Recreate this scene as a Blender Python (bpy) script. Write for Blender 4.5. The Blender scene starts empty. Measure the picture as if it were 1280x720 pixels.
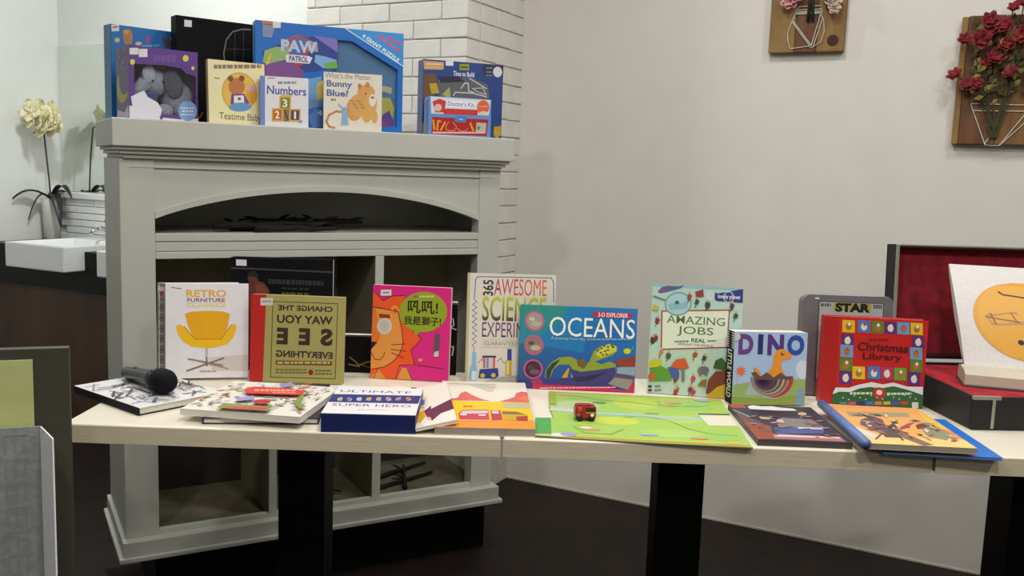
import bpy, bmesh, math, random
import numpy as np
from mathutils import Vector, Matrix
from mathutils.geometry import tessellate_polygon
random.seed(7)
D = bpy.data
SC = bpy.context.scene
COL = SC.collection
R = math.radians

# ------------------------------------------------------------------ camera
PITCH, ROLL, FPX, CAMZ = 0.12598, 0.03502, 1153.0, 1.25
fwd = Vector((0, math.cos(PITCH), -math.sin(PITCH)))
r0 = Vector((1, 0, 0)); u0 = r0.cross(fwd)
rt = math.cos(ROLL) * r0 + math.sin(ROLL) * u0
up = -math.sin(ROLL) * r0 + math.cos(ROLL) * u0
cd = D.cameras.new('camera'); cam = D.objects.new('camera', cd); COL.objects.link(cam)
cam.matrix_world = Matrix(((rt.x, up.x, -fwd.x, 0), (rt.y, up.y, -fwd.y, 0), (rt.z, up.z, -fwd.z, CAMZ), (0, 0, 0, 1)))
cd.sensor_width = 36; cd.lens = FPX / 1280 * 36; cd.clip_start = 0.05
SC.camera = cam

# ------------------------------------------------------------------ world, exposure
SC.view_settings.view_transform = 'Standard'; SC.view_settings.look = 'None'
SC.view_settings.gamma = 1; SC.view_settings.use_curve_mapping = False
SC.view_settings.exposure = 0.0
W = D.worlds.new('room_light'); SC.world = W; W.use_nodes = True
W.node_tree.nodes['Background'].inputs[0].default_value = (0.86, 0.92, 1.0, 1)
W.node_tree.nodes['Background'].inputs[1].default_value = 0.07
# unseen ceiling downlights, several added as fill: x, y, watts, colour
CEIL = 2.75
LAMPS = [(-0.9, 0.35, 22, (1, .965, .91), 'above the left end of the tables'), (0.45, 0.15, 25, (1, .965, .91), 'above the camera side of the tables'), (1.7, 0.5, 20, (.98, .98, .96), 'above the right end of the tables'),  # unseen camera-side lamps, added for more frontal light
         (0.15, 1.5, 13, (1, .95, .87), 'above the middle table'), (-1.5, 3.25, 27, (.97, 1, .97), 'above the wash basins'), (1.3, 2.0, 8, (.97, .98, .97), 'near the plastered wall'), (0.3, 2.3, 11, (1, .965, .91), 'added as fill between the mantelpiece and the wall'), (0.3, -1.8, 24, (1, .965, .91), 'added as fill behind the camera')]  # the last two are unseen lamps added to fill shadows

# ------------------------------------------------------------------ helpers
def lin(h):
    if not isinstance(h, str): return tuple(h)
    h = h.lstrip('#'); h = ''.join(c * 2 for c in h) if len(h) == 3 else h; v = [int(h[i:i + 2], 16) / 255 for i in (0, 2, 4)]
    return tuple(x / 12.92 if x <= .04045 else ((x + .055) / 1.055) ** 2.4 for x in v)

MATS = {}
def mat(name, col='#808080', rough=.5, var=.06, scale=30, bump=0.0, metal=0.0, coat=0.0, stretch=None, col2=None, spec=.5):
    if name in MATS: return MATS[name]
    m = D.materials.new(name); m.use_nodes = True; nt = m.node_tree; b = nt.nodes['Principled BSDF']
    c = lin(col); b.inputs['Roughness'].default_value = rough; b.inputs['Metallic'].default_value = metal
    b.inputs['Coat Weight'].default_value = coat; b.inputs['Specular IOR Level'].default_value = spec
    tc = nt.nodes.new('ShaderNodeTexCoord'); mp = nt.nodes.new('ShaderNodeMapping')
    nt.links.new(tc.outputs['Object'], mp.inputs['Vector'])
    if stretch: mp.inputs['Scale'].default_value = stretch
    n = nt.nodes.new('ShaderNodeTexNoise'); n.inputs['Scale'].default_value = scale; n.inputs['Detail'].default_value = 4
    nt.links.new(mp.outputs[0], n.inputs['Vector'])
    rp = nt.nodes.new('ShaderNodeValToRGB')
    d = lin(col2) if col2 else tuple(x * (1 - 2 * var) for x in c)
    rp.color_ramp.elements[0].position = .3; rp.color_ramp.elements[1].position = .7
    rp.color_ramp.elements[0].color = (*d, 1); rp.color_ramp.elements[1].color = (*c, 1)
    nt.links.new(n.outputs['Fac'], rp.inputs[0]); nt.links.new(rp.outputs[0], b.inputs['Base Color'])
    if bump:
        bp = nt.nodes.new('ShaderNodeBump'); bp.inputs['Strength'].default_value = bump; bp.inputs['Distance'].default_value = .01
        nt.links.new(n.outputs['Fac'], bp.inputs['Height']); nt.links.new(bp.outputs[0], b.inputs['Normal'])
    MATS[name] = m; return m

def print_mat():
    m = D.materials.new('printed_ink'); m.use_nodes = True; nt = m.node_tree; b = nt.nodes['Principled BSDF']
    at = nt.nodes.new('ShaderNodeAttribute'); at.attribute_name = 'Col'
    n = nt.nodes.new('ShaderNodeTexNoise'); n.inputs['Scale'].default_value = 60
    mr = nt.nodes.new('ShaderNodeMapRange'); mr.inputs[3].default_value = .92; mr.inputs[4].default_value = 1.05
    mx = nt.nodes.new('ShaderNodeMix'); mx.data_type = 'RGBA'; mx.blend_type = 'MULTIPLY'; mx.inputs[0].default_value = 1
    nt.links.new(n.outputs['Fac'], mr.inputs[0]); nt.links.new(at.outputs['Color'], mx.inputs[6])
    nt.links.new(mr.outputs[0], mx.inputs[7]); nt.links.new(mx.outputs[2], b.inputs['Base Color'])
    b.inputs['Roughness'].default_value = .42
    return m
PRINT = print_mat()

def film_mat():
    m = D.materials.new('clear_film'); m.use_nodes = True; nt = m.node_tree
    for n in list(nt.nodes): nt.nodes.remove(n)
    o = nt.nodes.new('ShaderNodeOutputMaterial'); mx = nt.nodes.new('ShaderNodeMixShader')
    t = nt.nodes.new('ShaderNodeBsdfTransparent'); g = nt.nodes.new('ShaderNodeBsdfGlossy'); g.inputs['Roughness'].default_value = .15
    t.inputs[0].default_value = (.95, .97, 1, 1)
    mx.inputs[0].default_value = .09
    nt.links.new(t.outputs[0], mx.inputs[1]); nt.links.new(g.outputs[0], mx.inputs[2]); nt.links.new(mx.outputs[0], o.inputs[0])
    return m
FILM = film_mat()

def emit_mat(name, col, s):
    m = D.materials.new(name); m.use_nodes = True; b = m.node_tree.nodes['Principled BSDF']
    b.inputs['Emission Color'].default_value = (*col, 1); b.inputs['Emission Strength'].default_value = s
    return m

class MB:
    def __init__(s): s.v = []; s.f = []
    def add(s, vs, fs):
        o = len(s.v); s.v += [tuple(map(float, x)) for x in vs]; s.f += [tuple(i + o for i in f) for f in fs]; return s
    def box(s, x0, x1, y0, y1, z0, z1):
        return s.add([(x0, y0, z0), (x1, y0, z0), (x1, y1, z0), (x0, y1, z0), (x0, y0, z1), (x1, y0, z1), (x1, y1, z1), (x0, y1, z1)],
                     [(0, 3, 2, 1), (4, 5, 6, 7), (0, 1, 5, 4), (1, 2, 6, 5), (2, 3, 7, 6), (3, 0, 4, 7)])
    def prism(s, pts, fn, a, b):
        """pts 2D ccw outline, fn(p, depth)->3D"""
        n = len(pts); vs = [fn(p, a) for p in pts] + [fn(p, b) for p in pts]
        tri = tessellate_polygon([[Vector((p[0], p[1], 0)) for p in pts]])
        fs = [tuple(t) for t in tri] + [tuple(i + n for i in reversed(t)) for t in tri]
        fs += [(i, (i + 1) % n, (i + 1) % n + n, i + n) for i in range(n)]
        return s.add(vs, fs)
    def tube(s, path, rad, n=8, cap=True):
        path = [Vector(p) for p in path]; m = len(path)
        rs = rad if isinstance(rad, (list, tuple)) else [rad] * m
        t0 = (path[1] - path[0]).normalized()
        a = t0.orthogonal().normalized(); vs = []
        for i, p in enumerate(path):
            t = (path[min(i + 1, m - 1)] - path[max(i - 1, 0)])
            t = t.normalized() if t.length > 1e-9 else t0
            a = (a - t * a.dot(t)); a = a.normalized() if a.length > 1e-6 else t.orthogonal().normalized()
            b = t.cross(a)
            vs += [p + (a * math.cos(2 * math.pi * k / n) + b * math.sin(2 * math.pi * k / n)) * rs[i] for k in range(n)]
        fs = [(i * n + k, i * n + (k + 1) % n, (i + 1) * n + (k + 1) % n, (i + 1) * n + k) for i in range(m - 1) for k in range(n)]
        if cap: fs += [tuple(range(n))[::-1], tuple((m - 1) * n + k for k in range(n))]
        return s.add(vs, fs)
    def lathe(s, prof, n=24, M=None):
        """prof list of (r,z)"""
        M = M or Matrix(); vs = [M @ Vector((r * math.cos(2 * math.pi * k / n), r * math.sin(2 * math.pi * k / n), z)) for r, z in prof for k in range(n)]
        m = len(prof)
        fs = [(i * n + k, i * n + (k + 1) % n, (i + 1) * n + (k + 1) % n, (i + 1) * n + k) for i in range(m - 1) for k in range(n)]
        fs += [tuple(range(n))[::-1], tuple((m - 1) * n + k for k in range(n))]
        return s.add(vs, fs)
    def ellipsoid(s, c, r, M=None, n=14, m=8, jit=0):
        M = M or Matrix(); vs = []; c = Vector(c)
        for i in range(m + 1):
            th = math.pi * i / m
            for k in range(n):
                ph = 2 * math.pi * k / n; j = 1 + random.uniform(-jit, jit)
                vs.append(c + M @ Vector((r[0] * math.sin(th) * math.cos(ph) * j, r[1] * math.sin(th) * math.sin(ph) * j, r[2] * math.cos(th) * j)))
        fs = [(i * n + k, (i + 1) * n + k, (i + 1) * n + (k + 1) % n, i * n + (k + 1) % n) for i in range(m) for k in range(n)]
        return s.add(vs, fs)
    def mesh(s, name):
        me = D.meshes.new(name); me.from_pydata(s.v, [], s.f); me.validate(); me.update(); return me
    def build(s, name, m, parent=None, smooth=False, bevel=0, seg=2, weld=False):
        me = s.mesh(name); me.materials.append(m)
        bm = bmesh.new(); bm.from_mesh(me)
        if weld: bmesh.ops.remove_doubles(bm, verts=bm.verts, dist=1e-5)
        bmesh.ops.recalc_face_normals(bm, faces=bm.faces); bm.to_mesh(me); bm.free()
        if smooth:
            for p in me.polygons: p.use_smooth = True
        o = D.objects.new(name, me); COL.objects.link(o)
        if parent: o.parent = parent
        if bevel:
            b = o.modifiers.new('bevel', 'BEVEL'); b.width = bevel; b.segments = seg; b.limit_method = 'ANGLE'; b.angle_limit = R(40)
        return o

def bx(name, dims, m, parent=None, bevel=0.0):
    return MB().box(*dims).build(name, m, parent, bevel=bevel)
def empty(name, loc=(0, 0, 0), rot=(0, 0, 0)):
    o = D.objects.new(name, None); COL.objects.link(o); o.location = loc; o.rotation_euler = rot; o.empty_display_size = .05; return o
def tag(o, label, cat, group=None, kind=None):
    o['label'] = label; o['category'] = cat
    if group: o['group'] = group
    if kind: o['kind'] = kind
    return o
def thing(name, label, cat, loc=(0, 0, 0), rot=(0, 0, 0), group=None):
    return tag(empty(name, loc, rot), label, cat, group)
def struct(o): o['kind'] = 'structure'; return o

# --------------------------------------------------------------- flat print
_tc = {}
def text2d(body, bold):
    k = (body, bold)
    if k in _tc: return _tc[k]
    c = D.curves.new('t', 'FONT'); c.body = body; c.size = 1; c.offset = bold; c.resolution_u = 3
    o = D.objects.new('t', c); me = D.meshes.new_from_object(o)
    v = np.array([(p.co.x, p.co.y) for p in me.vertices]) if len(me.vertices) else np.zeros((0, 2))
    f = [tuple(p.vertices) for p in me.polygons]
    if len(v): v = (v - v.min(0)) / np.maximum(v.max(0) - v.min(0), 1e-6)
    D.objects.remove(o); D.curves.remove(c); D.meshes.remove(me)
    _tc[k] = (v, f); return _tc[k]

class Print:
    """flat ink on a surface. coordinates are measured on a flat picture of the cover, whose corners are `quad` (TL,TR,BR,BL)"""
    def __init__(s, fn, quad=None):
        s.fn = fn; s.v = []; s.c = []; s.f = []; s.k = 0; s.tv = []; s.tcol = []; s.tf = []
        s.H = None
        if quad:
            A = []; B = []
            for (x, y), (U, V) in zip(quad, ((0, 1), (1, 1), (1, 0), (0, 0))):
                A += [[x, y, 1, 0, 0, 0, -U * x, -U * y], [0, 0, 0, x, y, 1, -V * x, -V * y]]; B += [U, V]
            s.H = np.append(np.linalg.solve(np.array(A, float), np.array(B, float)), 1).reshape(3, 3)
    def n(s, p):
        if s.H is None: return p
        q = s.H @ np.array([p[0], p[1], 1.0]); return (q[0] / q[2], q[1] / q[2])
    def off(s): s.k += 1; return 2e-4 + 3.5e-5 * s.k
    def npoly(s, pts, col, cols=None):
        pts = [(min(max(p[0], 0), 1), min(max(p[1], 0), 1)) for p in pts]
        o = s.off(); b = len(s.v); area = sum(pts[i][0] * pts[(i + 1) % len(pts)][1] - pts[(i + 1) % len(pts)][0] * pts[i][1] for i in range(len(pts)))
        if area < 0:
            pts = pts[::-1]; cols = cols[::-1] if cols else None
        s.v += [s.fn(p[0], p[1], o) for p in pts]
        s.c += [lin(c) for c in cols] if cols else [lin(col)] * len(pts)
        if len(pts) == 4: s.f.append((b, b + 1, b + 2, b + 3))
        else: s.f += [tuple(i + b for i in t) for t in tessellate_polygon([[Vector((p[0], p[1], 0)) for p in pts]])]
        return s
    def poly(s, pts, col, cols=None): return s.npoly([s.n(p) for p in pts], col, cols)
    def rect(s, x0, y0, x1, y1, col, cols=None): return s.poly([(x0, y0), (x1, y0), (x1, y1), (x0, y1)], col, cols)
    def fill(s, col, cols=None): return s.npoly([(0, 0), (1, 0), (1, 1), (0, 1)], col, cols)
    def ell(s, cx, cy, rx, ry, col, n=20, a0=0, a1=360):
        full = a1 - a0 >= 360
        return s.poly([(cx + rx * math.cos(R(a0 + (a1 - a0) * i / (n if full else n - 1))), cy + ry * math.sin(R(a0 + (a1 - a0) * i / (n if full else n - 1)))) for i in range(n)], col)
    def line(s, pts, w, col, closed=False):
        if closed: pts = list(pts) + [pts[0]]
        for (a, b), (c, d) in zip(pts[:-1], pts[1:]):
            l = math.hypot(c - a, d - b) or 1; nx, ny = -(d - b) / l * w / 2, (c - a) / l * w / 2
            ex, ey = (c - a) / l * w * .3, (d - b) / l * w * .3
            s.poly([(a + nx - ex, b + ny - ey), (c + nx + ex, d + ny + ey), (c - nx + ex, d - ny + ey), (a - nx - ex, b - ny - ey)], col)
            s.k -= 1
        s.k += 1
        return s
    def dashes(s, x0, y0, x1, y1, col, n=6, frac=.8):
        """a run of print too small to read"""
        rnd = random.Random(int(x0 * 7 + y0)); x = x0
        while x < x1 - 1:
            w = (x1 - x0) / n * rnd.uniform(.6, 1.3); e = min(x + w * frac, x1)
            t = (x - x0) / (x1 - x0 + 1e-9); s.rect(x, y0, e, y1, col); s.k -= 1; x += w
        s.k += 1; return s
    def text(s, body, x0, y0, x1, y1, col, bold=.012, rot=0, mirror=False, col2=None, horiz=False):
        v, f = text2d(body, bold); o = s.off(); b = len(s.tv)
        c1 = np.array(lin(col)); c2 = np.array(lin(col2)) if col2 else c1
        cx, cy, w, h = (x0 + x1) / 2, (y0 + y1) / 2, x1 - x0, y1 - y0
        L, Rr, T, B = s.n((x0, cy)), s.n((x1, cy)), s.n((cx, y0)), s.n((cx, y1))
        C = s.n((cx, cy)); wx = abs(Rr[0] - L[0]); hy = abs(T[1] - B[1])
        for p in v:
            a, d = p[0], p[1]
            if mirror: a = 1 - a
            t = (a if horiz else d)
            if rot == 90: a, d = 1 - d, a
            if rot == -90: a, d = d, 1 - a
            s.tv.append(s.fn(C[0] + (a - .5) * wx, C[1] + (d - .5) * hy, o)); s.tcol.append(tuple(c1 * t + c2 * (1 - t)))
        s.tf += [tuple(i + b for i in q) for q in f]
        return s
    def build(s, parent, name='cover_print', tname='lettering'):
        for nm, v, c, f in ((name, s.v, s.c, s.f), (tname, s.tv, s.tcol, s.tf)):
            if not v: continue
            me = D.meshes.new(nm); me.from_pydata(v, [], f); me.update()
            a = me.color_attributes.new('Col', 'FLOAT_COLOR', 'POINT')
            a.data.foreach_set('color', np.array([(*x, 1) for x in c], 'f').ravel())
            me.materials.append(PRINT)
            o = D.objects.new(nm, me); COL.objects.link(o)
            want = ('spine', 'left_panel', 'card_shell') if name in ('spine_print', 'side_print') else ('front_cover', 'front_panel', 'card_shell', 'tray', 'board', 'lid', 'grey_cover')
            host = parent
            for w_ in want:
                ch = [c_ for c_ in parent.children if c_.name.split('.')[0] == w_ and tuple(c_.location) == (0, 0, 0)]
                if ch: host = ch[0]; break
            o.parent = host

PAGES = mat('page_paper', '#ded8ca', .8, .05, 200)
def cmat(col, rough=.4): return mat('cover_' + col.strip('#'), col, .6 if max(lin(col)) < .02 else rough, .03, 40, spec=.12 if max(lin(col)) < .02 else .5)

def book(name, label, loc, yaw, lean, w, h, t, cover, spine=None, back=None, hard=True, cat='book', pages=PAGES, roll=0, bind='L', group=None, board=.0025):
    """standing frame: x across, z up, back at y=0, front cover at y=-t; origin at the bottom of the back edge"""
    o = thing(name, label, cat, loc, (-R(lean), R(roll), R(yaw)), group)
    c = board if hard else .0006; e = .003 if hard else .0004; x0, x1 = -w / 2, w / 2
    cm = cmat(cover); sm = cmat(spine or cover); bm_ = cmat(back or cover)
    bx('front_cover', (x0, x1, -t, -t + c, 0, h), cm, o, .0006)
    bx('back_cover', (x0, x1, -c, 0, 0, h), bm_, o, .0006)
    if bind == 'L':
        bx('spine', (x0 - .0003, x0 + c, -t + .0002, -.0002, 0, h), sm, o, .0006); bx('page_block', (x0 + c, x1 - e, -t + c, -c, e, h - e), pages, o)
    else:
        bx('spine', (x0, x1, -t + .0002, -.0002, h - c, h + .0003), sm, o, .0006); bx('page_block', (x0 + e, x1 - e, -t + c, -c, e, h - c), pages, o)
    o['w'], o['h'], o['t'] = w, h, t
    return o
def front(o, quad=None):
    w, h, t = o['w'], o['h'], o['t']
    return Print(lambda a, b, f: (a * w - w / 2, -t - f, b * h), quad)
def leftside(o, quad=None):
    w, h, t = o['w'], o['h'], o['t']
    return Print(lambda a, b, f: (-w / 2 - .0003 - f, -a * t, b * h), quad)
def clean(o):
    for k in ('w', 'h', 't'):
        if k in o: del o[k]
TZ = .75
def stand(x, y, yaw, lean, t):
    a, l = R(yaw), R(lean)
    return (x - math.sin(a) * t * math.cos(l), y + math.cos(a) * t * math.cos(l), TZ)

# ================================================================== SETTING
WANG = -.4762
uw = Vector((math.cos(WANG), math.sin(WANG), 0)); wn = Vector((-math.sin(WANG), math.cos(WANG), 0))
J = Vector((.010, 3.664, 0))
plaster = mat('white_plaster', '#d9d5cd', .75, .02, 9, .12)
plasterL = mat('bright_plaster', '#e6e8e4', .7, .015, 9, .06)
floorm = mat('dark_floor', '#241a15', .6, .25, 12, .05, col2='#170f0c', spec=.25)
def wallbox(name, o, d, length, thick, z0, z1, m, parent=None):
    """box from point o along unit d, thickness away on the left of d"""
    nrm = Vector((-d.y, d.x, 0)); P = [o, o + d * length, o + d * length + nrm * thick, o + nrm * thick]
    b = MB().add([(p.x, p.y, z0) for p in P] + [(p.x, p.y, z1) for p in P], [(0, 3, 2, 1), (4, 5, 6, 7), (0, 1, 5, 4), (1, 2, 6, 5), (2, 3, 7, 6), (3, 0, 4, 7)])
    return b.build(name, m, parent)
struct(bx('floor', (-4, 5, -3, 7, -.05, 0), floorm))
struct(bx('ceiling', (-4, 5, -3, 7, CEIL, CEIL + .05), mat('ceiling_paint', '#e4e2dc', .8, .02, 6)))
struct(wallbox('wall_right', J - uw * .2, uw, 4.4, .12, 0, CEIL, plaster))
struct(wallbox('baseboard_right', J - wn * .004, uw, 4.2, .004, 0, .006, mat('floor_sealant', '#c9c4b8', .6, .1, 60)))
# brick pier, corner towards the room
BC = Vector((-.187, 3.281, 0)); BL_ = .71; BD = (J - BC).length
brickm = mat('painted_brick', '#e0dcd6', .6, .05, 14, .35)
mortm = mat('painted_mortar', '#cbc7c0', .8, .1, 30, .2)
wb = empty('wall_brick', BC); struct(wb)
wb.rotation_euler = (0, 0, WANG)      # local x along uw, local y along wn; pier spans x<=0, y>=0
bx('mortar', (-BL_ + .004, -.006, .006, BD + .1, 0, CEIL), mortm, wb)
ch = .0655; gap = .0038; bl = .222; bd = .105
cache = {}
def brick(x0, x1, y0, y1, z):
    key = (round(x1 - x0, 3), round(y1 - y0, 3), random.randint(0, 1))
    if key not in cache:
        b = MB().box(-(x1 - x0) / 2, (x1 - x0) / 2, -(y1 - y0) / 2, (y1 - y0) / 2, 0, ch - gap)
        b.v = [(v[0] + random.uniform(-.0012, .0012), v[1] + random.uniform(-.0012, .0012), v[2] + random.uniform(-.0012, .0012)) for v in b.v]
        o = b.build('brick', brickm, wb, bevel=.0028); cache[key] = o
    else:
        o = cache[key].copy(); COL.objects.link(o)
    o.location = ((x0 + x1) / 2 + random.uniform(-.0008, .0008), (y0 + y1) / 2 + random.uniform(-.0008, .0008), z)
for i in range(int(CEIL / ch)):
    z = i * ch + .003
    if z > 2.2 or z < .45: continue
    off = (i % 2) * .5
    x = 0.0; first = True
    while x > -BL_ + .02:      # left face
        l = bl if (first and not i % 2) or not first else bd
        x2 = max(x - l, -BL_); brick(x2 + (0 if first else 0), x - (0 if first else gap), 0, bd - .01, z); x = x2; first = False
    y = (bd if not i % 2 else bl) if True else 0
    y0_ = bd - .004
    if i % 2: y0_ = bd - .004
    y = y0_; first = True
    while y < BD - .02:        # right face
        l = (bl - bd if i % 2 else bl) if first else bl
        y2 = min(y + l, BD); brick(-bd, 0, y + (gap if True else 0), y2, z); y = y2; first = False
# rear wall with mirror, left wall
SK = Vector((-2.216, 4.0, 0))
def SP(u, off, z=0): return SK + uw * u + wn * off + Vector((0, 0, z))
struct(wallbox('wall_back', SP(-.29, .5), uw, 1.8, .1, 0, CEIL, plasterL))
struct(wallbox('wall_left', SP(-.285, -3.2), wn, 3.85, .1, 0, CEIL, plasterL))

struct(bx('wall_front', (-4, 5, -3.1, -3, 0, CEIL), plaster))
struct(bx('bounce_blocker', (-4, 5, -3, -2.98, 0, 1.0), mat('bounce_blocker_dark', '#33231a', .5, .2, 6)))  # unseen dark panel, added to cut bounce light into the lower compartments
struct(bx('wall_side', (4.2, 4.3, -3, 2, 0, CEIL), plaster))
# ceiling downlights, added fill lamps included
for i, (x, y, wv, c, where) in enumerate(LAMPS):
    t = thing('ceiling_downlight', 'round recessed ceiling downlight ' + where, 'ceiling light', (x, y, CEIL), group='ceiling downlights')
    MB().lathe([(.13, 0), (.13, -.008), (.115, -.012), (.105, -.004), (.105, 0)], 32).build('trim_ring', mat('lamp_ring', '#dcdcd8', .4), t, True)
    MB().lathe([(.104, -.001), (.104, -.004)], 32).build('diffuser', emit_mat('lamp_diffuser', c, wv / 6), t)
    l = D.lights.new('downlight_lamp', 'AREA'); l.shape = 'DISK'; l.size = .2; l.energy = wv; l.color = c
    lo = D.objects.new('downlight_lamp', l); COL.objects.link(lo); lo.parent = t; lo.location = (0, 0, -.014)

# ================================================================== MANTEL CABINET
PM = Vector((-1.022, 2.35, 0)); MY = R(29.32)
paint = mat('cabinet_paint', '#bbbcb3', .45, .03, 8, .03)
inner = mat('cabinet_backboard', '#b0a88c', .7, .08, 10)
blackm = mat('matt_black', '#060505', .6, .2, 20, spec=.15)
mc = thing('mantel_cabinet', 'pale grey painted mantelpiece cabinet with arched niche behind the tables', 'cabinet', PM, (0, 0, MY))
WM, DM = 1.165, .425
bx('shelf', (0, WM, 0, DM, 1.279, 1.350), paint, mc, .003)
for k, (ins, z0, z1) in enumerate(((.010, 1.270, 1.2785), (.019, 1.260, 1.2695), (.029, 1.249, 1.2595))):
    bx('moulding', (ins, WM - ins, ins, DM - .004, z0, z1), paint, mc, .002)
UL, UR, d0 = .020, 1.139, .04
AL, AR = .106, 1.066
for x0, x1 in ((UL, AL), (AR, UR)): bx('pillar', (x0, x1, d0, d0 + .05, .222, 1.249), paint, mc, .002)
for x0, x1 in ((UL, UL + .018), (UR - .018, UR)): bx('side_panel', (x0, x1, d0 + .05, DM - .01, .222, 1.249), paint, mc, .001)
# frieze with arch
def arch(t, off=0.0):
    u = AL + (AR - AL) * t; s_ = 4 * t * (1 - t); return (u, 1.092 + off + (.080) * (s_ ** .9))
NA = 28
pts = [arch(i / NA) for i in range(NA + 1)] + [(AR, 1.249), (AL, 1.249)]
MB().prism(pts, lambda p, d: (p[0], d, p[1]), d0 + .004, d0 + .03).build('frieze_panel', paint, mc)
pts = [arch(i / NA) for i in range(NA + 1)] + [arch(i / NA, .017) for i in range(NA, -1, -1)]
MB().prism(pts, lambda p, d: (p[0], d, p[1]), d0 - .001, d0 + .004).build('arch_trim', paint, mc, bevel=.001)
bx('frieze_bead', (AL - .06, AR + .05, d0 - .0015, d0 + .004, 1.226, 1.2285), paint, mc)
# rail
for z0, z1, p in ((.985, 1.0035, 0), (1.0055, 1.030, .002), (1.032, 1.053, 0)):
    bx('rail_strip', (AL, AR, d0 + p, d0 + .02, z0, z1), paint, mc, .0015)
bx('rail_core', (AL, AR, d0 + .005, d0 + .019, .986, 1.052), paint, mc)
bx('niche_floor', (UL + .018, UR - .018, d0 + .02, DM - .02, 1.035, 1.052), paint, mc)
bx('back_panel', (UL + .018, UR - .018, DM - .025, DM - .012, .62, 1.035), inner, mc)
bx('niche_back', (UL + .018, UR - .018, DM - .025, DM - .012, 1.035, 1.249), paint, mc)
bx('lower_back_panel', (UL + .018, UR - .018, DM - .025, DM - .012, .222, .62), mat('shaded_back_board', '#2f2a22', .7, .15, 10), mc)  # lower back coloured dark to stand in for the compartments' shade
for x0, x1 in ((.410, .429), (.727, .750)):
    bx('divider', (x0, x1, d0 + .006, DM - .025, .222, .985), mat('divider_board', '#857e68', .7, .08, 10), mc)  # darker than the backboard, deepening the lower compartments' shade by colour
    bx('divider_edge', (x0 - .002, x1 + .002, d0 + .001, d0 + .006, .222, .985), paint, mc, .001)
bx('cabinet_floor', (UL + .018, UR - .018, d0 + .02, DM - .02, .205, .2225), mat('shaded_floor_board', '#6b6552', .7, .2, 14), mc)  # floor colour lowered to paint in the shade of the lower compartments
bx('bottom_stile', (AL, AR, d0 + .002, d0 + .02, .222, .236), paint, mc, .001)
bx('base_board', (.010, WM - .010, .010, DM, .181, .222), paint, mc, .002)
bx('base_lip', (0, WM, 0, DM, .167, .181), paint, mc, .003)
bx('plinth', (.10, WM - .03, .07, DM - .02, 0, .167), blackm, mc)
def ML(u, d, z=0.0):
    return PM + Vector((u * math.cos(MY) - d * math.sin(MY), u * math.sin(MY) + d * math.cos(MY), z))

# ================================================================== TABLES
top_m = mat('table_laminate', '#e1dac8', .35, .03, 14, 0, stretch=(1, 8, 8))
edge_m = mat('table_edge', '#c9bea4', .5, .05, 18, .05, stretch=(1, 12, 12))
def table(label, x0, y0, w, yaw, legx):
    t = thing('pedestal_table', label, 'table', (x0, y0, 0), (0, 0, R(yaw)), 'square cafe tables pushed together in a row')
    bx('tabletop', (0.002, w - .002, .002, .56, .714, TZ), top_m, t, .003)
    bx('edge_band', (0.001, w - .001, 0, .0025, .7135, TZ - .002), edge_m, t, .0006)
    bx('pedestal', (legx - .05, legx + .05, .235, .335, .012, .706), blackm, t, .002)
    bx('mounting_plate', (legx - .18, legx + .18, .1, .46, .706, .714), blackm, t)
    bx('foot_plate', (legx - .2, legx + .2, .085, .485, 0, .012), blackm, t, .003)
    return t
table('leftmost cream topped cafe table holding the microphone and lion book', -.838, 1.686, .828, 0, .398)
table('middle cream topped cafe table holding the green play map', -.008, 1.688, .812, -.2, .386)
table('rightmost cream topped cafe table carrying the open black case', .806, 1.680, .82, -.3, .333)

# ================================================================== WASH AREA
porc = mat('white_porcelain', '#eceeee', .15, .01, 5)
stone = mat('black_stone', '#0d0a09', .4, .3, 40, spec=.2)
wood = mat('brown_veneer', '#5a3a22', .5, .2, 6, .05, stretch=(1, 1, .15), col2='#402817')
chrome = mat('chrome', '#c8ccd0', .12, .05, 10, metal=1)
vt = thing('vanity_counter', 'black stone vanity counter with brown wood front under the sinks', 'counter', SP(-.28, .1), (0, 0, WANG))
bx('stone_slab', (0, 1.7, 0, .385, .668, .761), stone, vt, .002)
for x0, x1 in ((0, .279), (.666, .864), (1.251, 1.7)): bx('slab_top', (x0, x1, 0, .385, .761, .845), stone, vt, .001)
bx('wood_front', (0, 1.7, .03, .385, 0, .668), wood, vt)
def sink(label, u0, u1):
    t = thing('wash_basin', label, 'sink', SP(u0, 0, .762), (0, 0, WANG), 'rectangular basins on the vanity')
    w = u1 - u0; dpt = .425; h = .108; r = .022
    b = MB()
    o = [(0, 0), (w, 0), (w, dpt), (0, dpt)]; i1 = [(r, r), (w - r, r), (w - r, dpt - .10), (r, dpt - .10)]; i2 = [(r + .02, r + .02), (w - r - .02, r + .02), (w - r - .02, dpt - .13), (r + .02, dpt - .13)]
    vs = [(*p, 0) for p in o] + [(*p, h) for p in o] + [(*p, h) for p in i1] + [(*p, .03) for p in i2]
    fs = [(3, 2, 1, 0)]
    for k in range(4):
        n = (k + 1) % 4; fs += [(k, n, n + 4, k + 4), (k + 4, n + 4, n + 8, k + 8), (k + 8, n + 8, n + 12, k + 12)]
    fs += [(12, 13, 14, 15)]
    b.add(vs, fs).build('basin', porc, t, bevel=.006, seg=3)
    MB().lathe([(.018, .0305), (.018, .033), (.008, .034)], 16, Matrix.Translation((w / 2, dpt / 2 - .05, 0))).build('drain', chrome, t, True)
    return t
sink('white rectangular wash basin left of the mantelpiece, wholly in view', 0, .385)
sink('white wash basin partly hidden by the mantelpiece edge', .585, .97)
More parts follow.
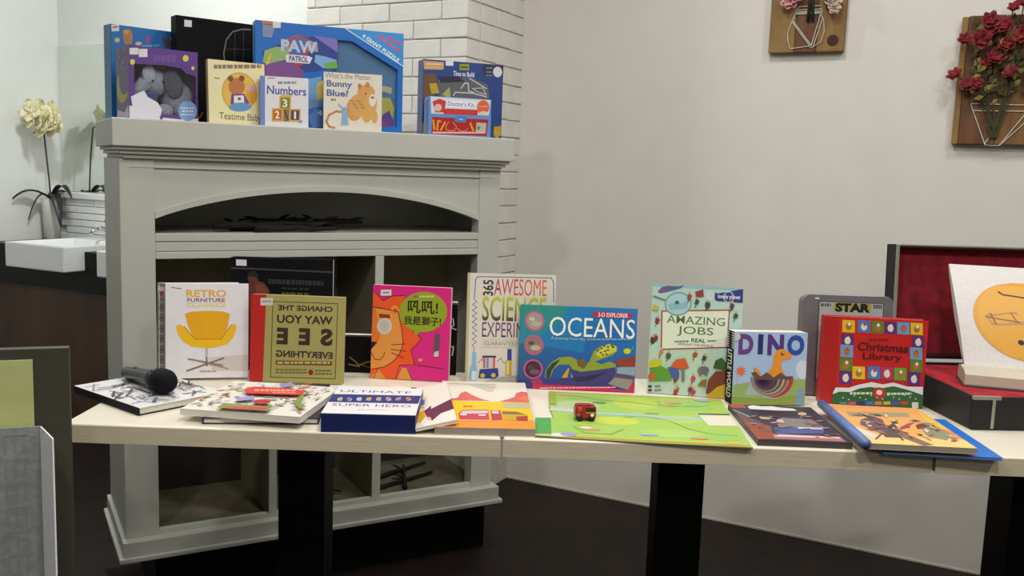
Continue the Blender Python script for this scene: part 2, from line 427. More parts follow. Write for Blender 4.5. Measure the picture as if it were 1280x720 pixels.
def tap(label, u):
    t = thing('basin_tap', label, 'tap', SP(u, .38, .8702), (0, 0, WANG), 'chrome taps on the basins')
    MB().lathe([(.024, 0), (.024, .008), (.016, .012), (.014, .055), (.018, .06), (.016, .075), (.004, .08)], 18).build('body', chrome, t, True)
    MB().tube([(0, 0, .04), (0, -.05, .055), (0, -.10, .048), (0, -.115, .03)], [.011, .011, .010, .009], 10).build('spout', chrome, t, True)
    h = MB(); h.tube([(-.045, 0, .085), (.045, 0, .085)], .006, 8); h.tube([(0, -.02, .085), (0, .04, .092)], .006, 8); h.ellipsoid((0, 0, .085), (.013, .013, .012)); h.build('cross_handle', chrome, t, True)
tap('chrome cross handle tap on the nearest wash basin', .215)
tap('chrome tap on the wash basin hidden behind the mantelpiece', .80)
# splashback with ledge and tiles
sb = thing('splashback', 'white tiled splashback with ledge under the mirror', 'splashback', SP(-.28, .44), (0, 0, WANG))
bx('ledge', (0, 1.7, -.012, .06, 1.045, 1.076), porc, sb, .004)
bx('backing', (0, 1.7, .008, .06, .845, 1.045), mat('tile_grout', '#c4c5c2', .8, .1), sb)
tilem = mat('white_tile', '#eceeec', .2, .03, 12)
tm_ = None
for r_ in range(6):
    for k in range(9):
        x0 = k * .2 + (.1 if r_ % 2 else 0)
        if x0 + .2 > 1.7: continue
        if tm_ is None: tm_ = MB().box(.002, .197, 0, .008, .002, .0315).build('tile', tilem, sb, bevel=.0015); o = tm_
        else: o = tm_.copy(); COL.objects.link(o)
        o.location = (x0, 0, .847 + r_ * .033)
mir = thing('wall_mirror', 'frameless wall mirror above the tiled splashback', 'mirror', SP(-.27, .492, 1.078), (0, 0, WANG))
bx('mirror_glass', (0, 1.6, 0, .006, 0, .695), mat('mirror_silver', '#e4e8e4', .02, .01, 3, metal=1), mir)
bx('top_edge', (0, 1.6, -.001, .007, .695, .699), mat('mirror_edge', '#f0f0e8', .3), mir)
# orchid
petal = mat('orchid_petal', '#f6efc6', .6, .08, 30)
leafd = mat('orchid_leaf', '#2c3130', .4, .2, 20)
pot = mat('pot_ceramic', '#d9d9d2', .3, .04, 10)
orc = thing('potted_orchid', 'cream orchid in tall white vase behind the wash basin', 'plant', SP(-.212, .385, .846), (0, 0, WANG))
MB().lathe([(.028, 0), (.034, .01), (.040, .12), (.043, .195), (.036, .197), (.033, .18), (.001, .178)], 24).build('vase', pot, orc, True)
st = [(0, 0, .18), (-.002, -.005, .28), (-.004, -.015, .40), (-.002, -.025, .50), (0, -.03, .545), (.01, -.07, .575), (.01, -.12, .58)]
MB().tube(st, [.004] * 5 + [.003, .002], 6).build('stem', mat('orchid_stem', '#4a4636', .6), orc, True)
def leafpath(a, L, rise, droop, wid):
    n = 9; b = MB(); vs = []; fs = []
    for i in range(n):
        t = i / (n - 1); r_ = L * t; z = .20 + rise * math.sin(t * math.pi * .8) - droop * t * t; wd = wid * math.sin(math.pi * (t * .88 + .1)) ** .7
        for s_ in (-1, 0, 1):
            vs.append((math.cos(a) * r_ - math.sin(a) * wd * s_, math.sin(a) * r_ + math.cos(a) * wd * s_, z - (.006 if s_ == 0 else 0)))
    for i in range(n - 1):
        for j in (0, 1): fs.append((i * 3 + j, i * 3 + j + 1, i * 3 + j + 4, i * 3 + j + 3))
    o = b.add(vs, fs).build('leaf', leafd, orc, True)
    m = o.modifiers.new('thick', 'SOLIDIFY'); m.thickness = .003
for a, L, rs, dr, wd in ((R(0), .15, .08, .04, .017), (R(-108), .17, .05, .03, .016), (R(-20), .14, .06, .16, .024), (R(-122), .10, .05, .13, .018), (R(60), .09, .05, .03, .02)):
    leafpath(a, L, rs, dr, wd)
def flower5(parent, c, s, face, name='flower', m=petal, n=5, cup=.25):
    q = Vector(face).normalized().to_track_quat('Z', 'Y').to_matrix().to_4x4()
    b = MB(); a0 = random.random() * 6
    for k in range(n):
        a = a0 + 2 * math.pi * k / n
        Mx = Matrix.Translation(c) @ q @ Matrix.Rotation(a, 4, 'Z')
        vs = []; fs = []; NN = 5
        for i in range(NN):
            t = i / (NN - 1); wd = .55 * math.sin(math.pi * (.12 + .80 * t)) * s
            for j in (-1, 0, 1): vs.append(Mx @ Vector((t * s, wd * j * .8, cup * s * t * t * (1 if j else .6) + (.08 * s if j else 0) + random.uniform(-.03, .03) * s)))
        for i in range(NN - 1):
            for j in (0, 1): fs.append((i * 3 + j, i * 3 + j + 1, i * 3 + j + 4, i * 3 + j + 3))
        b.add(vs, fs)
    b.ellipsoid(Vector(c) + (q @ Vector((0, 0, .1 * s))), (.14 * s, .14 * s, .16 * s), n=8, m=5)
    o = b.build(name, m, parent, True)
    md = o.modifiers.new('thick', 'SOLIDIFY'); md.thickness = .0015
    return o
for c, s in (((.04, -.05, .56), .05), ((.07, -.03, .545), .05), ((.03, -.09, .575), .048), ((.105, -.04, .55), .04), ((.03, -.08, .61), .052), ((.05, -.02, .60), .05), ((.03, -.11, .60), .046), ((.04, -.12, .555), .034), ((.04, -.06, .52), .042)):
    flower5(orc, c, s * 1.22, (random.uniform(-.2, .6), -1, random.uniform(-.2, .5)))

# ================================================================== WALL PLAQUES
def WP(u, out, z): return J + uw * u - wn * out + Vector((0, 0, z))
plank = mat('rough_pine', '#84602f', .7, .25, 5, .2, stretch=(6, 1, 1.0), col2='#6b4420')
plank2 = mat('dark_pine', '#6d4526', .7, .25, 5, .2, stretch=(6, 1, 1.0), col2='#4e2e16')
sap = mat('pine_edge', '#94743f', .7, .2, 8, .2)
string = mat('white_string', '#cfc9bc', .8, .1, 80)
def stringart(t, lines, y):
    b = MB()
    for ln in lines: b.tube([(p[0], y, p[1]) for p in ln], .0016, 6)
    return b.build('string_outline', string, t)
def WQ(px, py): return px, py
# plaque with jar: local origin bottom-left, x along wall, -y out of the wall
p1 = thing('string_art_plaque', 'wooden plaque with string art jar and pink flowers, at top edge', 'wall art', WP(.947, .001, 1.676), (0, 0, WANG))
bx('plank', (0, .085, -.026, 0, 0, .40), sap, p1, .004)
bx('plank', (.0853, .155, -.0255, 0, .0, .40), plank2, p1, .003)
bx('plank', (.1553, .243, -.026, 0, .0, .40), mat('light_pine', '#94703f', .7, .2, 5, .2, stretch=(6, 1, 1), col2='#7c5a2e'), p1, .004)
MB().lathe([(.0001, 0), (.012, .0005), (.019, 0)], 14, Matrix.Translation((.208, -.0262, .036)) @ Matrix.Rotation(R(90), 4, 'X')).build('knot', mat('wood_knot', '#4a2a14', .8, .3, 60), p1)
k = .243 / 95 / 9
def J1(pts): return [((x - 175) * .243 / 850, (612 - y) * .243 / 850) for x, y in pts]
stringart(p1, [J1(l) for l in ([(460, 185), (425, 270), (388, 380), (400, 480), (430, 568), (640, 545), (670, 565), (770, 500), (800, 380), (785, 250), (745, 180)],
          [(430, 260), (650, 540)], [(445, 255), (665, 535)], [(745, 190), (665, 545)], [(775, 230), (690, 540)], [(500, 92), (755, 92), (768, 178), (455, 178), (500, 92)], [(460, 130), (762, 130)], [(458, 150), (765, 150)], [(456, 165), (766, 165)])], -.028)
MB().tube([(.125, -.03, .10), (.128, -.034, .17), (.122, -.03, .26)], .006, 6).build('stem', mat('dark_stem', '#22261f', .8), p1, True)
MB().tube([(.14, -.03, .10), (.135, -.034, .2)], .005, 6).build('stem', MATS['dark_stem'], p1, True)
pinkf = mat('pink_petal', '#d9a9a6', .8, .25, 60, col2='#b45f6a'); palef = mat('pale_petal', '#d8c0b0', .8, .2, 60)
for c, s, m in (((.065, -.045, .165), .030, pinkf), ((.085, -.05, .18), .026, pinkf), ((.205, -.045, .155), .028, palef), ((.195, -.045, .18), .03, palef), ((.21, -.05, .135), .022, palef), ((.13, -.05, .25), .035, pinkf)):
    for cup in (.3, .8): flower5(p1, c, s * (1.0 if cup < .5 else .7), (random.uniform(-.2, .2), -1, random.uniform(0, .3)), 'flower', m, 6, cup)
# plaque with red flowers
p2 = thing('string_art_plaque', 'wooden plaque with string art vase and red flowers, at right edge', 'wall art', WP(1.535, .001, 1.382), (0, 0, WANG))
bx('plank', (0, .018, -.03, 0, 0, .388), sap, p2, .003)
bx('plank', (.0183, .12, -.03, 0, 0, .390), plank2, p2, .003)
bx('plank', (.1203, .235, -.03, 0, 0, .389), plank, p2, .003)
def J2(pts): return [((x - 108) * .00062, (648 - y) * .00068) for x, y in pts]
stringart(p2, [J2(l) for l in ([(180, 465), (262, 650), (325, 652), (432, 500)], [(180, 465), (500, 475)], [(190, 497), (490, 500)], [(500, 475), (325, 652)], [(262, 650), (262, 640), (290, 600), (262, 570), (278, 535)])], -.032)
green = mat('dry_stem', '#4c4a2c', .8, .25, 30)
redf = mat('red_petal', '#8f1a22', .7, .25, 50, col2='#5c1016'); budf = mat('bud_green', '#9a8f4a', .7, .2, 40)
fl = [(370, 30, .026), (330, 55, .018), (235, 105, .028), (130, 185, .022), (205, 190, .030), (250, 150, .024), (270, 270, .030), (240, 290, .022), (310, 210, .026), (380, 175, .028), (345, 335, .024), (100, 340, .024), (160, 385, .026), (200, 380, .02), (420, 215, .02), (300, 130, .026), (400, 110, .022), (450, 160, .026), (470, 250, .026), (500, 200, .024), (440, 330, .022)]
for x, y, s in fl:
    px_, pz = J2([(x, y)])[0]; out = random.uniform(.045, .075)
    mid = (px_ * .5 + .115 * .5 + random.uniform(-.02, .02), -.045, pz * .5 + .06)
    MB().tube([(.115 + random.uniform(-.012, .012), -.034, .02), mid, (px_, -out + .006, pz)], .0016, 5).build('stem', green, p2)
    fx = (random.uniform(-.5, .3), -1, random.uniform(.0, .8))
    flower5(p2, (px_, -out, pz), s, fx, 'flower', redf, 6, .5)
    flower5(p2, (px_, -out - .004, pz), s * .6, fx, 'flower', redf, 5, .9)
    if random.random() < .5: MB().ellipsoid((px_ + random.uniform(-.015, .02), -out + .008, pz - .018), (.008, .008, .013), n=8, m=6).build('bud', budf, p2, True)
for i in range(110):
    x = random.uniform(.03, .20); z = random.uniform(.12, .36); a = random.uniform(-1, 1.2)
    b = MB(); L = random.uniform(.02, .035); w_ = L * .28; c_, s_ = math.cos(a + 1.2), math.sin(a + 1.2); y = random.uniform(-.06, -.036)
    b.add([(x, y, z), (x + c_ * L * .5 - s_ * w_, y - .004, z + s_ * L * .5 + c_ * w_), (x + c_ * L, y - .006, z + s_ * L), (x + c_ * L * .5 + s_ * w_, y - .002, z + s_ * L * .5 - c_ * w_)], [(0, 1, 2), (0, 2, 3)])
    o = b.build('leaf', green if i % 3 else budf, p2); md = o.modifiers.new('t', 'SOLIDIFY'); md.thickness = .001

# ================================================================== TWIGS IN THE NICHES
bark = mat('dark_bark', '#0f0b09', .9, .3, 60, .3)
def twig(label, grp, a, b, r, side=2):
    a, b = Vector(a), Vector(b); n = 7; d = (b - a); path = []
    for i in range(n):
        t = i / (n - 1); path.append(a + d * t + Vector((0, random.uniform(-.003, .003), random.uniform(-.001, .003) if 0 < i < n - 1 else 0)))
    t = thing('twig', label, 'twig', ML(*a), (0, 0, MY), grp)
    MB().tube([p - a for p in path], [r * (1 - .5 * i / n) for i in range(n)], 6).build('stick', bark, t, True)
    for k in range(side):
        i = random.randint(1, n - 2); p = path[i] - a; q = p + Vector((random.choice((-1, 1)) * random.uniform(.03, .06), random.uniform(-.006, .006), random.uniform(.008, .022)))
        MB().tube([p, (p + q) / 2 + Vector((0, 0, .003)), q], [r * .6, r * .5, r * .25], 5).build('side_shoot', bark, t, True)
for i in range(10):
    x = random.uniform(.27, .45); L = random.uniform(.22, .36)
    twig('dark dry twig in the bundle lying in the arched niche', 'twigs in the arched niche', (x, .085 + i * .021, 1.0525 + .011 + (i % 2) * .006), (min(x + L, .78), .085 + i * .021, 1.0525 + .011 + (i % 2) * .012), .0105)
for i, (a, b) in enumerate((((.76, .12, .231), (1.0, .2, .233)), ((.86, .1, .232), (.93, .28, .24)), ((.80, .22, .232), (1.02, .3, .233)))):
    twig('dark dry twig on the floor of the lower right compartment', 'twigs in the lower compartment', a, b, .008, 1)
for i, (a, b) in enumerate((((.46, .1, .231), (.62, .22, .233)), ((.50, .25, .231), (.66, .14, .233)))):
    twig('dark dry twig on the floor of the lower middle compartment', 'twigs in the lower middle compartment', a, b, .007, 1)

# ================================================================== STANDING BOOKS ON THE TABLES
# --- white furniture book
b = book('hardcover_book', 'white hardcover with yellow swivel armchair on the cover', Vector(stand(-.691, 2.069, 14, 5, .014)) + Vector((0, 0, .0042)), 14, 5, .181, .217, .014, '#e2dfe2', spine='#8c8688')
for ch in list(b.children):
    if ch.name.split('.')[0] in ('spine', 'back_cover'): D.objects.remove(ch)
sp = bx('spine', (-.030, 0, 0, .002, 0, .217), cmat('#8c8688'), b, .0005); sp.location = (-.0905, -.014, 0); sp.rotation_euler = (0, 0, R(-48))
q_ = (-.0905 - .030 * math.cos(R(48)), -.014 + .030 * math.sin(R(48)))
rp_ = bx('rear_page_block', (.002, .176, -.012, -.0025, .003, .214), PAGES, b); rp_.location = (q_[0], q_[1] + .004, 0); rp_.rotation_euler = (0, 0, R(14))
rc_ = bx('back_cover', (0, .181, -.0025, 0, 0, .217), cmat('#e2dfe2'), b, .0005); rc_.location = (q_[0], q_[1] + .006, 0); rc_.rotation_euler = (0, 0, R(14))
P = front(b, [(75, 185), (475, 185), (475, 662), (75, 665)])
P.poly([(280, 560), (475, 545), (475, 630), (300, 625)], '#cfc6c0')
P.text('RETRO', 175, 217, 368, 254, '#e2ad45', .03); P.text('FURNITURE', 180, 259, 362, 279, '#8a5f74', .02); P.text('CLASSICS', 175, 283, 368, 304, '#e6cf84', .03)
P.poly([(168, 338), (200, 327), (280, 323), (350, 326), (385, 337), (376, 400), (345, 468), (215, 468), (185, 405)], '#e3a50a')
P.poly([(125, 402), (140, 391), (165, 402), (195, 440), (218, 466), (345, 466), (372, 420), (395, 393), (414, 391), (416, 420), (400, 460), (370, 492), (320, 508), (270, 512), (200, 503), (160, 478), (135, 440)], '#ecb812')
P.line([(165, 402), (195, 440), (218, 466), (345, 466), (372, 420), (395, 393)], 5, '#c48a08')
P.rect(266, 512, 279, 562, '#b9b3b4'); P.line([(185, 566), (350, 600)], 8, '#8a7366'); P.line([(178, 626), (355, 563)], 8, '#7a6256'); P.line([(376, 617), (210, 572)], 6, '#9a867a'); P.line([(272, 560), (275, 600)], 8, '#7a6256')
P.dashes(240, 625, 318, 633, '#a99', 4); P.line([(105, 205), (150, 212)], 3, '#666'); P.build(b)
S_ = Print(lambda a, c, f: (-.030 + a * .030, -f, c * .217)); S_.npoly([(.1, .9), (.9, .9), (.9, .96), (.1, .96)], '#d8d8d8'); S_.npoly([(.5, .86), (.85, .9), (.75, .93), (.5, .91), (.25, .93), (.15, .9)], '#c2203a'); S_.npoly([(.1, .05), (.9, .05), (.9, .85), (.1, .85)], '#77706e')
for i in range(14): S_.npoly([(.15, .07 + i * .055), (.85, .08 + i * .055), (.85, .1 + i * .055), (.15, .09 + i * .055)], '#9a9490' if i % 2 else '#5f5a58')
S_.build(sp, 'spine_pattern'); clean(b)
# --- mirrored-lettering book
b = book('square_book', 'olive square book with red spine strip and mirror-reversed lettering', stand(-.488, 2.069, -.8, 4.5, .02), -.8, 4.5, .214, .200, .02, '#a59d5e', spine='#b3201f', back='#a59d5e')
P = front(b, [(90, 235), (563, 248), (550, 683), (92, 667)])
P.poly([(90, 235), (166, 237), (158, 669), (92, 667)], '#b8211f'); P.line([(200, 272), (528, 280), (515, 655), (196, 648)], 4, '#5a5524', True)
P.rect(138, 254, 200, 292, '#cfcabc'); P.dashes(146, 268, 192, 276, '#888', 4)
dk = '#35281d'
P.text('CHANGE THE', 226, 292, 502, 320, dk, .03, mirror=True); P.text('WAY YOU', 222, 342, 502, 384, dk, .03, mirror=True)
P.text('S', 440, 408, 502, 494, dk, .05, mirror=True); P.text('E', 332, 406, 388, 490, dk, .05, mirror=True); P.text('E', 222, 404, 278, 487, dk, .05, mirror=True)
P.text('EVERYTHING', 220, 520, 502, 553, dk, .03, mirror=True)
P.poly([(220, 566), (499, 570), (499, 590), (220, 586)], '#7a3a2a'); P.dashes(228, 572, 490, 582, '#b9b06a', 9)
P.dashes(220, 608, 375, 614, '#6a6330', 8); P.dashes(220, 622, 375, 628, '#6a6330', 7); P.dashes(415, 612, 500, 618, '#6a6330', 4); P.dashes(415, 628, 500, 634, '#6a6330', 4)
P.ell(394, 624, 12, 13, '#8a1c1c'); P.build(b); clean(b)
# --- lion book
b = book('board_book', 'magenta board book with orange lion and green speech bubble', stand(-.236, 2.139, -5.1, 4, .02), -5.1, 4, .187, .222, .02, '#d0197a', hard=False)
P = front(b, [(72, 115), (512, 140), (500, 665), (62, 640)])
P.fill('#d51c7c')
P.poly([(72, 145), (128, 205), (180, 180), (252, 180), (226, 250), (245, 320), (300, 380), (352, 420), (288, 482), (312, 575), (235, 572), (180, 600), (130, 580), (62, 610)], '#e5541d')
P.poly([(72, 235), (100, 250), (108, 370), (98, 440), (62, 440)], '#d8702a')
P.poly([(88, 250), (150, 255), (214, 268), (238, 380), (244, 450), (228, 500), (195, 545), (140, 580), (62, 592), (62, 480), (100, 442), (112, 400), (100, 310)], '#dc8f3c')
P.poly([(62, 640), (105, 585), (160, 640), (150, 652)], '#dc8f3c'); P.poly([(215, 650), (240, 582), (275, 590), (298, 660)], '#dc8f3c'); P.poly([(62, 592), (140, 580), (235, 572), (215, 655), (150, 650), (105, 590), (62, 640)], '#e5541d')
P.ell(196, 262, 24, 28, '#dc8f3c'); P.ell(198, 264, 13, 16, '#e5541d'); P.poly([(62, 435), (100, 440), (70, 475), (62, 478)], '#241614')
P.poly([(105, 280), (165, 285), (172, 305), (110, 302)], '#8a3014'); P.ell(138, 350, 42, 46, '#c9c4bc'); P.ell(138, 350, 30, 34, '#b7b3ab')
ln = '#5a1a10'
P.line([(72, 240), (150, 255), (214, 268), (238, 380), (244, 450), (228, 500), (195, 545), (140, 580), (62, 592)], 4, ln); P.line([(68, 500), (85, 535), (115, 540), (138, 515), (140, 495)], 4, ln)
for l in ([(180, 455), (255, 450)], [(178, 480), (260, 492)], [(182, 500), (250, 530)], [(225, 570), (320, 568), (475, 592)], [(225, 575), (205, 650)], [(105, 590), (80, 640)], [(270, 590), (298, 655)], [(312, 570), (290, 485), (350, 422), (300, 380)], [(72, 150), (128, 205), (180, 180), (250, 178)]): P.line(l, 3.5, ln)
P.poly([(298, 365), (316, 408), (352, 370)], '#8f9e1e'); P.ell(355, 272, 135, 114, '#8f9e1e', 28)
P.text('吼吼!', 268, 208, 438, 282, '#17140c', .02); P.text('我是獅子!', 247, 297, 456, 347, '#17140c', .018)
P.rect(298, 178, 325, 190, '#c23a5a'); P.dashes(332, 180, 415, 190, '#c9cf8a', 4)
P.poly([(432, 390), (452, 400), (446, 520), (414, 520), (420, 410)], '#5c4a58'); P.poly([(422, 495), (446, 490), (444, 522), (416, 522)], '#cbbcc4'); P.ell(343, 541, 13, 9, '#e8902a')
P.rect(115, 145, 175, 178, '#dcd6d2'); P.dashes(128, 156, 165, 166, '#777', 3); P.build(b); clean(b)
# --- science book
b = book('hardcover_book', 'tall pale science hardcover with rainbow title, behind the turtle book', stand(.001, 2.124, 3.5, 6.2, .03), 3.5, 6.2, .208, .259, .03, '#cfc9bd', spine='#b9b59a')
P = front(b, [(68, 55), (563, 60), (550, 672), (56, 668)])
P.fill('#d3cdc3'); P.poly([(68, 55), (82, 56), (70, 668), (56, 668)], '#b5ac86')
P.line([(105, 200), (112, 90), (125, 76), (535, 76), (548, 100), (550, 210)], 5, '#4a6a9a')
P.line([(106, 205)] + [(95 if i % 2 else 120, 215 + i * 16) for i in range(16)] + [(105, 470), (105, 500)], 4, '#5f6f92')
P.text('365', 153, 93, 211, 181, '#2a2422', .02, rot=90)
P.text('AWESOME', 216, 86, 510, 178, '#d8602a', .0, col2='#b01f5c', horiz=True); P.text('SCIENCE', 150, 184, 510, 322, '#b9c832', .01, col2='#26301c'); P.text('EXPERIMENTS', 150, 328, 530, 412, '#7a3f7a', .0, col2='#3a2a4a')
P.line([(150, 425), (540, 425), (540, 468), (150, 468)], 2.5, '#b9b2a4', True); P.text('GUARANTEED TO', 162, 434, 400, 458, '#8a8478', .0)
P.poly([(95, 495), (118, 495), (118, 560), (125, 600), (122, 655), (78, 655), (82, 590), (94, 560)], '#7fb2cf'); P.poly([(95, 600), (122, 600), (120, 650), (92, 650)], '#d8d8d8')
P.poly([(138, 590), (240, 582), (245, 625), (225, 642), (132, 640)], '#24398c'); P.ell(155, 625, 13, 13, '#c9b23a'); P.ell(215, 622, 13, 13, '#c9b23a')
for i, c in enumerate(('#c65a5a', '#7a7fc0', '#c0c0d0', '#d05f5a')): P.rect(158 + i * 18, 522, 170 + i * 18, 582, c)
P.rect(152, 514, 230, 524, '#3a3a44'); P.line([(130, 555), (150, 530), (165, 560)], 3, '#777'); P.line([(235, 545), (255, 525), (275, 555), (290, 540)], 3, '#777')
P.rect(292, 475, 316, 540, '#2a3f98'); P.rect(282, 538, 316, 622, '#c3a52a'); P.rect(290, 545, 300, 615, '#e0d29a')
P.poly([(125, 668), (260, 630), (560, 600), (550, 672)], '#a9a59c'); P.build(b); clean(b)
# --- oceans book
b = book('picture_book', 'wide blue picture book with white title and sea turtle', stand(.156, 2.095, -1.8, 5.7, .012), -1.8, 5.7, .271, .194, .012, '#1f6fae', hard=True, board=.002)
P = front(b, [(90, 60), (900, 90), (875, 668), (60, 625)])
P.fill(None, ['#1d3f86', '#1a5aa8', '#1c74c6', '#1d7f86']); P.npoly([(0, .55), (.55, .45), (.62, 1), (0, 1)], None, ['#1a79b0', '#1874b8', '#1878c0', '#238a72'])
P.poly([(120, 60), (420, 60), (330, 230), (70, 330)], None, ['#2a8f78', '#2a8a86', '#1f80a0', '#1d82a0'])
for cx, cy, c1 in ((185, 172, '#9c968c'), (178, 336, '#8a7468'), (170, 500, '#3a2836')):
    P.ell(cx, cy, 66, 68, '#c64f86', 26); P.ell(cx, cy, 55, 57, c1, 24); P.ell(cx + 10, cy + 18, 34, 18, '#b7aa98' if cy < 400 else '#7a4a62'); P.ell(cx - 18, cy - 14, 20, 12, '#c9c2b2' if cy < 300 else '#5a3f3a')
P.poly([(60, 570), (560, 560), (740, 540), (870, 560), (875, 640), (60, 625)], '#39357a')
P.poly([(250, 560), (255, 510), (290, 460), (350, 420), (430, 415), (480, 440), (520, 480), (560, 450), (590, 380), (640, 345), (700, 328), (750, 345), (755, 380), (720, 410), (660, 430), (600, 450), (640, 470), (700, 450), (745, 470), (748, 510), (700, 520), (600, 550), (500, 570), (430, 560), (440, 500), (420, 470), (350, 470), (310, 500), (290, 555)], '#8e9838')
P.poly([(255, 555), (262, 505), (300, 460), (360, 430), (330, 470), (300, 505), (285, 560)], '#2c3a34'); P.poly([(430, 500), (500, 520), (600, 510), (745, 490), (735, 560), (600, 600), (450, 590)], '#41387a'); P.poly([(440, 560), (560, 548), (690, 520), (560, 585), (470, 592)], '#2a2648')
P.poly([(470, 440), (520, 430), (545, 470), (520, 500), (480, 480)], '#6d5a2c'); P.poly([(365, 560), (415, 490), (420, 500), (405, 560)], '#d8941e')
P.poly([(600, 400), (650, 350), (700, 330), (750, 345), (752, 378), (700, 400), (640, 425)], '#c9c24e')
for x, y in ((620, 375), (645, 360), (665, 345), (690, 350), (715, 340), (640, 390), (670, 380), (690, 372), (655, 405), (680, 400)): P.ell(x, y, 9, 5, '#2e3420', 8)
P.ell(726, 350, 9, 7, '#15140c', 10); P.ell(825, 380, 26, 20, '#c8c81e'); P.poly([(848, 372), (866, 345), (874, 352), (856, 380)], '#2fa07a')
P.poly([(735, 440), (800, 425), (885, 415), (880, 500), (780, 490), (745, 470)], '#8a3a34'); P.poly([(755, 490), (882, 490), (876, 560), (750, 540)], '#8aa0b8'); P.poly([(740, 530), (875, 550), (872, 590), (720, 570)], '#5a4868')
P.poly([(165, 600), (520, 620), (690, 630), (720, 640), (830, 655), (868, 565), (875, 668), (165, 650)], '#c4204c'); P.poly([(690, 605), (735, 560), (868, 580), (830, 650)], '#8f8a86')
P.poly([(150, 580), (220, 560), (240, 605), (165, 602)], '#a03058')
P.dashes(215, 624, 745, 634, '#e6a9b4', 22)
P.poly([(590, 108), (862, 120), (858, 154), (590, 144)], '#c22352'); P.text('3-D EXPLORER', 622, 118, 832, 148, '#eadfe2', .02)
P.text('OCEANS', 284, 152, 878, 284, '#ecefee', .0); P.text('A journey from the', 296, 281, 530, 306, '#b9cbd6', .0); P.dashes(545, 292, 862, 304, '#7fa6c4', 12); P.build(b); clean(b)
# --- jobs book
b = book('paperback_book', 'mint green paperback with framed cream title panel and navy tag', stand(.422, 2.077, -9.1, 6.1, .012), -9.1, 6.1, .205, .254, .012, '#aecdc2', hard=False)
P = front(b, [(70, 50), (563, 95), (530, 702), (37, 650)])
P.fill('#b2d0c6')
P.poly([(37, 430), (520, 450), (530, 702), (37, 650)], '#b9cfbe'); P.poly([(70, 50), (563, 95), (560, 110), (70, 68)], '#8fb9c4')
P.poly([(116, 200), (490, 208), (476, 420), (112, 418)], '#a8403a'); P.poly([(124, 208), (483, 216), (469, 412), (120, 410)], '#dfe3d2')
P.text('AMAZING', 146, 240, 462, 284, '#53733f', .004); P.text('JOBS', 203, 297, 400, 352, '#53733f', .004)
P.dashes(188, 370, 268, 379, '#6a665e', 6); P.text('REAL', 280, 362, 358, 384, '#3f3a36', .02); P.dashes(368, 373, 414, 382, '#6a665e', 4); P.text('AROUND THE WORLD', 206, 390, 398, 402, '#55504a', .01)
P.line([(75, 122), (150, 150)], 12, '#6f7f92'); P.ell(208, 168, 74, 66, '#7898a2'); P.ell(208, 168, 66, 58, '#a8ccd2'); P.poly([(150, 165), (265, 160), (255, 195), (165, 200)], '#8ab4c4'); P.ell(202, 160, 12, 10, '#46616a')
P.poly([(98, 95), (120, 72), (150, 66), (215, 72), (240, 66), (225, 82), (150, 100), (110, 106)], '#5b5a92'); P.line([(100, 100), (170, 70)], 5, '#9a4a5a')
P.poly([(300, 105), (345, 92), (348, 135), (305, 138)], '#8a4034'); P.ell(380, 130, 22, 28, '#c2d4d2')
P.poly([(408, 112), (422, 118), (560, 100), (564, 176), (420, 160), (406, 150)], '#2b3680'); P.ell(482, 140, 30, 30, '#c6cbdc', 18); P.ell(482, 140, 26, 26, '#2b3680', 18); P.text('lonely planet', 424, 128, 545, 156, '#e4e6ee', .02)
rr = random.Random(5)
for x, y, c in ((95, 255, '#8a3438'), (85, 350, '#8a3438'), (70, 360, '#4a3434'), (115, 430, '#d07a2a'), (155, 450, '#4a5a4a'), (300, 450, '#b04a34'), (350, 470, '#4a3a3a'), (290, 580, '#c0485a'), (200, 635, '#5a3a4a'), (195, 650, '#a03440'), (275, 640, '#7a3a44'), (290, 655, '#b04450'), (520, 245, '#3a4a44'), (270, 130, '#a04038'), (310, 160, '#3a4440'), (368, 178, '#444'), (500, 190, '#5a3a4a'), (195, 575, '#7a3a3a')):
    P.ell(x, y, rr.uniform(9, 15), rr.uniform(14, 24), c, 7); P.ell(x + 3, y - 20, 7, 8, '#c9a184', 7); P.line([(x - 14, y + 8), (x + 14, y - 4)], 5, c); P.line([(x - 6, y + 16), (x - 10, y + 30)], 4, '#3a3434')
P.poly([(47, 512), (60, 470), (110, 466), (124, 510)], '#c3bf1e'); P.poly([(48, 585), (55, 520), (110, 502), (165, 530), (172, 585)], '#5c9430'); P.poly([(150, 512), (200, 510), (215, 545), (212, 580), (172, 570)], '#4a5a9c'); P.ell(65, 560, 20, 20, '#c25a2c')
P.poly([(166, 510), (195, 472), (245, 466), (268, 518), (220, 525)], '#d0582a'); P.rect(226, 525, 244, 592, '#7a7a74'); P.ell(345, 535, 32, 22, '#6c6e72', 10); P.rect(322, 545, 332, 565, '#6c6e72'); P.rect(356, 545, 366, 565, '#6c6e72')
P.poly([(398, 525), (410, 485), (445, 470), (470, 500), (465, 538)], '#35592a'); P.poly([(358, 660), (372, 590), (410, 545), (470, 540), (470, 640), (400, 668)], '#7a3a26'); P.poly([(355, 685), (420, 630), (480, 610), (476, 698)], '#c9a81e'); P.poly([(312, 620), (335, 590), (365, 585), (360, 625)], '#8a6a2a'); P.poly([(65, 195), (75, 165), (105, 180), (100, 198)], '#c2b23a')
P.rect(45, 608, 65, 620, '#333'); P.rect(45, 630, 65, 642, '#333'); P.dashes(80, 610, 112, 618, '#555', 3); P.dashes(80, 632, 118, 640, '#555', 3); P.build(b); clean(b)
